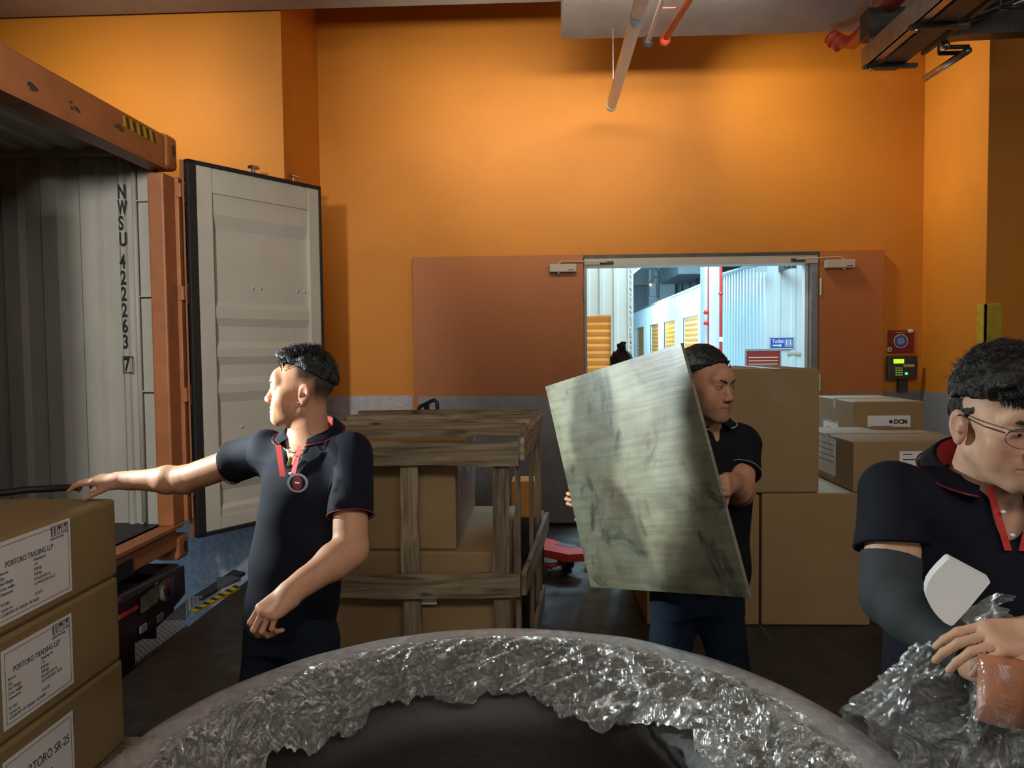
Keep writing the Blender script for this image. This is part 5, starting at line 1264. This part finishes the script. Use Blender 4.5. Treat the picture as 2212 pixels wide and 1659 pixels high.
pc = TC+TR@np.array([0.006, -.114, 1.268]); MB().box((-.006, -.003, -.018), (.006, .003, .012), .002, Matrix.Translation(V(pc)) @ Matrix.Rotation(math.radians(-16), 4, 'Z') @ Matrix.Rotation(.3, 4, 'Y')).build('pendant', 'gold', nk)
bc = pxp(643, 1043, 2.27); BR = Matrix.Translation(V(bc)) @ Matrix(TR.tolist()).to_4x4() @ Matrix.Rotation(math.radians(16), 4, 'Z')
def ringpts(rx, rz, n=28, z0=0): return [V((rx*math.cos(a*2*math.pi/n), 0, rz*math.sin(a*2*math.pi/n)+z0)) for a in range(n)]
def badge_at(M, parent, s=1.0):
    b = MB(); b.poly(ringpts(.032*s, .029*s), (0, -.0015, 0)); bmesh.ops.transform(b.bm, matrix=M, verts=b.bm.verts); o = b.build('badge', 'badge_grey', parent)
    b = MB(); b.poly(ringpts(.024*s, .0225*s), (0, -.0022, 0)); bmesh.ops.transform(b.bm, matrix=M, verts=b.bm.verts); b.build('badge_field', 'navy_knit', o)
    b = MB(); b.poly(ringpts(.0155*s, .022*s), (0, -.003, 0)); bmesh.ops.transform(b.bm, matrix=M, verts=b.bm.verts); b.build('badge_centre', 'badge_red', o)
    b = MB(); b.box((-.007*s, -.0045, -.002*s), (.007*s, -.001, .003*s), .001); bmesh.ops.transform(b.bm, matrix=M @ Matrix.Rotation(.12, 4, 'Y'), verts=b.bm.verts); b.build('badge_bar', 'white_plastic', o)
badge_at(BR, shirt)
hipP = TC+TR@np.array([-.085, 0, 0])+np.array([0, 0, .74])
anL, anR = (-.74, 2.40, .10), (-.96, 2.46, .10)
legs('trousers', 'denim_dark', T, hipP, TR, ((-.94, 2.42, .47), (-.76, 2.36, .47)), (anR, anL), seed=3)
shoes(T, (anL, anR), -16)

# ---------------------------------------------------------------- man carrying the board
T = thing('person', 'person in black polo shirt and blue jeans carrying the plywood sheet', 'person', (.56, 2.62, 0))
H = Head((.543, 2.58, 1.472), 38, 5, 0, 1.0, .98)
TC = np.array((.555, 2.66, 0)); TR = R3(20); ls = TR@np.array([1, 0, 0])
shL, shR = TC+ls*.15+np.array([0, 0, 1.26]), TC-ls*.16+np.array([0, 0, 1.26])
elL, wrL = pxp(1598, 1062, 2.56), pxp(1574, 1043, 2.36)
elR, wrR = np.array((.33, 2.92, 1.06)), np.array((.185, 3.00, 1.03))
f1 = Fld(); H.field(f1, TC+np.array([0, 0, 1.30]), (.055, .062)); f1.ell(TC+np.array([0, 0, 1.25]), (.13, .085, .09), TR, .04)
f2 = Fld(); arm(f2, shL, elL, wrL, (.052, .047, .030))
eR = atY(1548, 1030, 2.3); BX = (BP[2]-BP[3]).normalized(); BY = (BP[0]-BP[3]).normalized()
# grip round the right edge: fingers cross in front of the board
hand(f2, wrL+np.array([-.0, -.01, 0]), np.array([-.35, -.86, .10]), np.array([.95, -.30, .15]), 1, [(.75, 1.15, .25), (.8, 1.15, .25), (.8, 1.15, .25), (.85, 1.1, .3)], (55, 10, 10), .95, .03)
f3 = Fld(); arm(f3, shR, elR, wrR, (.050, .043, .028)); hand(f3, wrR, np.array([-.86, -.42, .05]), np.array([-.45, .85, .0]), -1, [(.6, 1.2, .7)]*4, (60, 10, 10), .95, .05)
bd2 = npmesh('body', [f1.mesh(.0024), f2.mesh(.003), f3.mesh(.0035)], 'skin', T, skin_col((.44, .22, .13), H, .25, (.25, .09, .07), fade=.9))
H.brows(bd2, .9, .10); H.eyes(bd2, (.25, -.2))
hf = H.hairfield(.03, -.003, .012); hf.clip(H.W((0, -.03, .058)), H.R@np.array([0, -.62, -.8]), .006); hf.clip(H.W((0, .05, .035)), H.R@np.array([0, -.30, -1]), .006)
hp = [hf.mesh(.003, lambda P: .002*np.sin(P[:, 0]*170+3*np.sin(P[:, 1]*90))*np.sin(P[:, 2]*120+P[:, 1]*80))]
def hpos2(r):
    a = r.uniform(-1, 1); y = r.uniform(-.055, .09); x = a*.06; z = .040+.088*math.sqrt(max(.02, 1-(x/.083)**2-((y-.02)/.106)**2)); return (x, y, z-.006), (a*.4, -.3, 1), r.uniform(.008, .014)
strands(H, 700, hpos2, .03, .0013, hp, 5); npmesh('hair', hp, 'hair_black', T, None, 0)
sh = Fld(); sh.loft([(.78, 0, 0, .155, .12), (.92, 0, 0, .155, .12), (1.05, 0, 0, .165, .118), (1.17, 0, 0, .175, .116), (1.26, 0, .005, .170, .104), (1.32, 0, .01, .13, .085), (1.345, 0, .015, .085, .066)], TC, TR, 2.25, .03)
sL = shL+(elL-shL)*.62; sR = shR+(elR-shR)*.55
sh.cone(shL, shL+(elL-shL)*.22, .066, .064, .05); sh.cone(shR, sR, .066, .068, .05)
sh.ell(TC+np.array([0, 0, 1.375]), (.064, .064, .045), TR, .008, 's'); sh.ell(TC+TR@np.array([0, -.1, 1.32]), (.014, .04, .04), TR, .01, 's')
shirt = npmesh('polo_shirt', [sh.mesh(.0045, folds(.010, 2)), sleeve(shL, elL, .62, .066, .068, .053, dsp=folds(.006, 2))], 'black_knit', T, None, 1)
cuffring(shirt, sL, elL-shL, .069, 'piping_grey', .0013)
collar(shirt, TC+TR@np.array([0, .006, 1.352]), 20, (.075, .072), .034, 9, 20, .034, 'black_knit', 'black_knit', trim='piping_grey')
hipP = np.array((.525, 2.64, .80)); 
kn = (np.array((.42, 2.58, .50)), np.array((.62, 2.58, .50))); an = (np.array((.385, 2.62, .11)), np.array((.665, 2.60, .11)))
legs('jeans', 'denim_blue', T, hipP, R3(8), kn, an, (.088, .066, .056), 4); shoes(T, an, 15)

# ---------------------------------------------------------------- person far behind the board
T = thing('person', 'distant person in black, only hair with a top bun showing above the plywood', 'person', (.585, 5.72, 0))
H = Head((.585, 5.72, 1.468), 178, 6)
f1 = Fld(); H.field(f1, np.array((.585, 5.72, 1.28)), (.05, .055)); TC = np.array((.585, 5.72, 0)); TR = R3(178)
f1.loft([(.80, 0, 0, .14, .11), (1.0, 0, 0, .125, .10), (1.2, 0, 0, .16, .11), (1.28, 0, 0, .12, .09)], TC, TR)
for sx in (-1, 1): arm(f1, TC+TR@np.array([sx*.15, 0, 1.22]), TC+TR@np.array([sx*.21, .02, .98]), TC+TR@np.array([sx*.20, -.08, .78]), (.045, .038, .026)); hand(f1, TC+TR@np.array([sx*.20, -.08, .78]), (0, 0, -1), TR@np.array([sx, 0, 0]), sx, (.3, .3, .3))
npmesh('body', [f1.mesh(.006)], 'skin', T, skin_col(SKIN, H))
hf = Fld(); hf.ell(H.W((0, .025, .035)), (.085, .103, .095), H.R); hf.ell(H.W((0, .055, -.04)), (.075, .06, .05), H.R, .02); hf.ell(H.W((.0, .055, .140)), (.032, .034, .030), H.R, .01); hf.cone(H.W((.02, .06, .15)), H.W((-.02, .05, .165)), .012, .016, .01)
npmesh('hair_bun', [hf.mesh(.004, lambda P: .003*np.sin(P[:, 0]*140+P[:, 2]*60))], 'hair_black', T)
sh = Fld(); sh.loft([(.74, 0, 0, .16, .13), (1.0, 0, 0, .145, .12), (1.2, 0, 0, .175, .125), (1.29, 0, 0, .12, .09)], TC, TR)
for sx in (-1, 1): sh.cone(TC+TR@np.array([sx*.15, 0, 1.22]), TC+TR@np.array([sx*.19, .01, 1.05]), .062, .06, .03)
npmesh('top', [sh.mesh(.008, folds(.004, 5))], 'black_knit', T)
an = ((.50, 5.75, .1), (.66, 5.75, .1)); legs('trousers', 'black_knit', T, (.585, 5.72, .78), TR, ((.66, 5.70, .45), (.50, 5.70, .45)), (an[1], an[0]), h=.008); shoes(T, ((.36, 5.62, .1), (.66, 5.75, .1)), 178)

# ---------------------------------------------------------------- man at the right edge with eyeglasses
T = thing('person', 'person with eyeglasses, navy polo shirt and dark arm sleeves at the right edge', 'person', (.96, 1.68, 0))
H = Head((.944, 1.60, 1.437), 3, 10, 0, 1.06, 1.05)
TC = np.array((.955, 1.70, 0)); TR = R3(-8); ls = TR@np.array([1, 0, 0])
shR, shL = TC-ls*.185+np.array([0, -.02, 1.268]), TC+ls*.185+np.array([0, -.02, 1.268])
elR, wrR = pxp(1922, 1290, 1.62), pxp(2112, 1432, 1.40)
elL, wrL = np.array((1.20, 1.62, 1.03)), pxp(2250, 1372, 1.36)
f1 = Fld(); H.field(f1, TC+np.array([0, -.01, 1.29]), (.066, .075)); f1.ell(TC+np.array([0, -.01, 1.22]), (.14, .095, .10), TR, .04)
f1.ell(H.W((0, -.040, -.085)), (.045, .045, .028), H.R, .02)
f2 = Fld(); arm(f2, shR, elR, wrR, (.060, .052, .032)); hx = pxp(2185, 1440, 1.33)-wrR
hand(f2, wrR, hx, np.array([-.2, -.5, .85]), 1, [(.5, .9, .5)]*4, (35, 25, 12), 1.05)
f3 = Fld(); arm(f3, shL, elL, wrL, (.060, .052, .032)); hand(f3, wrL, np.array([-1, -.1, -.05]), np.array([0, -.5, .9]), -1, [(.35, .5, .3)]*4, (25, 25, 12), 1.05)
bd3 = npmesh('body', [f1.mesh(.0022), f2.mesh(.003), f3.mesh(.003)], 'skin', T, skin_col((.56, .33, .22), H, .06, (.36, .15, .13), fade=0))
H.brows(bd3, 1.15, 0); H.eyes(bd3, (.1, -.35))
hf = H.hairfield(.03, .004, .026); hf.ell(H.W((-.02, -.045, .092)), (.070, .050, .042), H.R, .03); hf.ell(H.W((.03, -.035, .095)), (.060, .050, .040), H.R, .03)
hf.clip(H.W((0, -.06, .062)), H.R@np.array([0, -.15, -1]), .006, H.C-np.array([.2, .3, .1]), H.C+.2)
hf2 = Fld(); hf2.ell(H.W((0, .030, .028)), np.array((.083, .096, .088))*1.04, H.R); hf2.clip(H.W((0, -.028, .0)), H.R@np.array([0, -1, .25]), .006); hf2.clip(H.W((0, .05, -.02)), H.R@np.array([0, -.7, -1]), .006)
hd_ = lambda P: .004*np.sin(P[:, 0]*120+3*np.sin(P[:, 1]*80))*np.sin(P[:, 2]*110+P[:, 1]*70)
hp = [hf.mesh(.003, hd_), hf2.mesh(.003, hd_)]
def hpos3(r):
    th = r.uniform(0, 2*math.pi); el_ = r.uniform(.15, 1.5); x = .075*math.cos(th)*math.cos(el_); y = .01+.10*math.sin(th)*math.cos(el_); z = .052+.088*math.sin(el_)
    return (x, y, z), (x*9, y*5, .7), r.uniform(.018, .034)
strands(H, 1500, hpos3, .03, .0014, hp, 6, .45); strands(H, 500, lambda r: ((lambda x: (x, -.086+.5*x*x*8, .070+r.uniform(-.004, .012)))(r.uniform(-.065, .065)), (r.uniform(-.4, .4), -.35, -1), r.uniform(.010, .022)), .03, .0016, hp, 8, .3); npmesh('hair', hp, 'hair_black', T, None, 0)
# eyeglasses
g = thing('eyeglasses', 'thin dark framed eyeglasses on the face of the person at right edge', 'eyeglasses', V(H.W((0, -.1, .01))))
for sx in (-1, 1):
    rim = [V(H.W((sx*.033+.0265*math.cos(a), -.103+.010*abs(math.cos(a))*(1 if math.cos(a)*sx > 0 else .2), .001+.0185*math.sin(a)))) for a in [k*math.pi/14 for k in range(28)]]
    MB().tube(rim+[rim[0]], .0007, 6, False).build('rim', 'black_plastic', g, True)
    MB().tube([V(H.W((sx*.033+.0265*math.cos(a), -.1035+.010*abs(math.cos(a))*(1 if math.cos(a)*sx > 0 else .2), .0012+.0185*math.sin(a)))) for a in [math.pi*.1+k*math.pi*.8/12 for k in range(13)]], .0012, 6).build('brow_bar', 'black_plastic', g, True)
    MB().tube([V(H.W((sx*.060, -.092, .010))), V(H.W((sx*.079, -.060, .014))), V(H.W((sx*.085, .005, .019))), V(H.W((sx*.083, .022, .008)))], .0017, 6).build('temple', 'black_plastic', g, True)
MB().tube([V(H.W((-.008, -.106, .006))), V(H.W((0, -.108, .009))), V(H.W((.008, -.106, .006)))], .0011, 6).build('bridge', 'black_plastic', g, True)
sh = Fld(); sh.loft([(.72, 0, -.01, .19, .155), (.85, 0, -.01, .19, .16), (1.0, 0, -.01, .19, .15), (1.14, 0, 0, .195, .135), (1.24, 0, 0, .190, .118), (1.295, 0, 0, .155, .098), (1.325, 0, 0, .100, .082)], TC, TR, 2.3, .03)
sR = shR+(elR-shR)*.52; sL = shL+(elL-shL)*.52
sh.cone(shR, shR+(elR-shR)*.22, .076, .074, .05); sh.cone(shL, sL, .076, .078, .05)
sh.ell(TC+np.array([0, -.01, 1.36]), (.080, .080, .055), TR, .008, 's'); sh.ell(TC+TR@np.array([.01, -.115, 1.27]), (.030, .05, .075), TR, .01, 's')
shirt = npmesh('polo_shirt', [sh.mesh(.004, folds(.011, 3)), sleeve(shR, elR, .52, .076, .079, .060, (.03, 0, 0), .004, folds(.007, 3))], 'navy_knit', T, None, 1)
collar(shirt, TC+TR@np.array([0, .004, 1.330]), -8, (.090, .088), .042, 14, 22, .046, trim='piping_red')
for sx in (-1, 1):
    MB().grid([[V(TC+TR@np.array([.01+sx*(.036-.030*k/5)+w, -.118-.016*k/5-(.003 if w else 0), 1.31-.125*k/5])) for w in (0, sx*.015)] for k in range(6)]).build('placket', 'collar_red', shirt, True)
for k in (0, 1): MB().ball(V(TC+TR@np.array([-.012+.014*k, -.130-.008*k, 1.262-.045*k])), .006, 10, (1, .5, .7)).build('button', 'white_plastic', shirt, True)
sv = Fld(); a0 = shR+(elR-shR)*.60; sv.cone(a0, elR, .061, .0575, .01); md = elR+(wrR-elR)*.28; sv.cone(elR, md, .056, .058, .02); sv.cone(md, wrR-(wrR-elR)*.02, .057, .038, .02); sv.clip(a0, shR-elR, .002, a0-.1, a0+.1); sv.clip(wrR-(wrR-elR)*.05, wrR-elR, .002)
npmesh('arm_sleeve', [sv.mesh(.0035, folds(.003, 7))], 'grey_sleeve', T)
sv = Fld(); a0 = shL+(elL-shL)*.6; sv.cone(a0, elL, .061, .0575, .01); sv.cone(elL, wrL-(wrL-elL)*.03, .056, .038, .02); npmesh('arm_sleeve', [sv.mesh(.005)], 'grey_sleeve', T)
an = (np.array((.84, 1.74, .1)), np.array((1.08, 1.74, .1))); legs('trousers', 'denim_dark', T, (.955, 1.70, .74), TR, (np.array((.85, 1.68, .45)), np.array((1.07, 1.68, .45))), an, (.10, .07, .055), 5); shoes(T, an, 6)
# things in his hands
A = pxp(2062, 1262, 1.46); w = pxp(2125, 1262, 1.46)
outl = [(2046, 1210), (2052, 1208), (2138, 1254), (2139, 1259), (2090, 1318), (2060, 1350), (2054, 1352), (2040, 1345), (2028, 1334), (2018, 1322), (2010, 1310), (2004, 1298), (2001, 1286), (2001, 1272), (2005, 1258), (2014, 1244), (2026, 1230)]
o = MB().poly([atY(x, y, 1.42) for x, y in outl], (.006, .022, .004)).build('white_rounded_pad', 'white_plastic', None); tag(o, 'white pad with one rounded side tucked against the navy shirt', 'pad')
c0 = pxp(2162, 1420, 1.31); c1 = pxp(2160, 1560, 1.29)
t = thing('stretch_film_roll', 'stretch film roll with brown core held by person at right edge', 'film roll', V(c1))
MB().tube([V(c0), V(c1)], .034, 28).build('core', 'core_card', t, True)
MB().tube([V(c0+(c1-c0)*.06+np.array([0, 0, 0])), V(c1)], .045, 32, False).build('film', 'film_clear', t, True)
# loose bundle of film draped below the arm
def drape(name, label, C, rx, ry, z0, z1, a0, a1, mt, seed, amp=.03):
    n, m = 220, 110; P = []
    for i in range(n):
        a = math.radians(a0+(a1-a0)*i/(n-1)); row = []
        for j in range(m):
            v = j/(m-1); z = z1+(z0-z1)*v; q = V((a*1.6, v*1.5, seed)); q2 = V((a*4+v*3, v*9-a*2, seed+5)); q3 = V((a*13+v*6, v*26-a*5, seed+9))
            k = np.interp(v, [0, .12, .35, .55, .8, 1], [.30, .62, .95, 1.05, .85, .65])+.16*NZ.noise(q)+amp*3.0*(1-abs(NZ.noise(q2))*2)+amp*1.0*(1-abs(NZ.noise(q3))*2)
            row.append((C[0]+rx*k*math.cos(a), C[1]+ry*k*math.sin(a), z+.05*NZ.noise(V((a*2, 1, seed)))+.05*math.cos(a)*v))
        P.append(row)
    o = MB().grid(P).build(name, mt, None, True); tag(o, label, 'plastic film'); return o
drape('draped_stretch_film', 'loose crumpled clear film hanging in folds below the right man\'s sleeve', (1.03, 1.48, 0), .42, .18, .52, 1.10, 168, 376, 'film_bundle', 2.0)
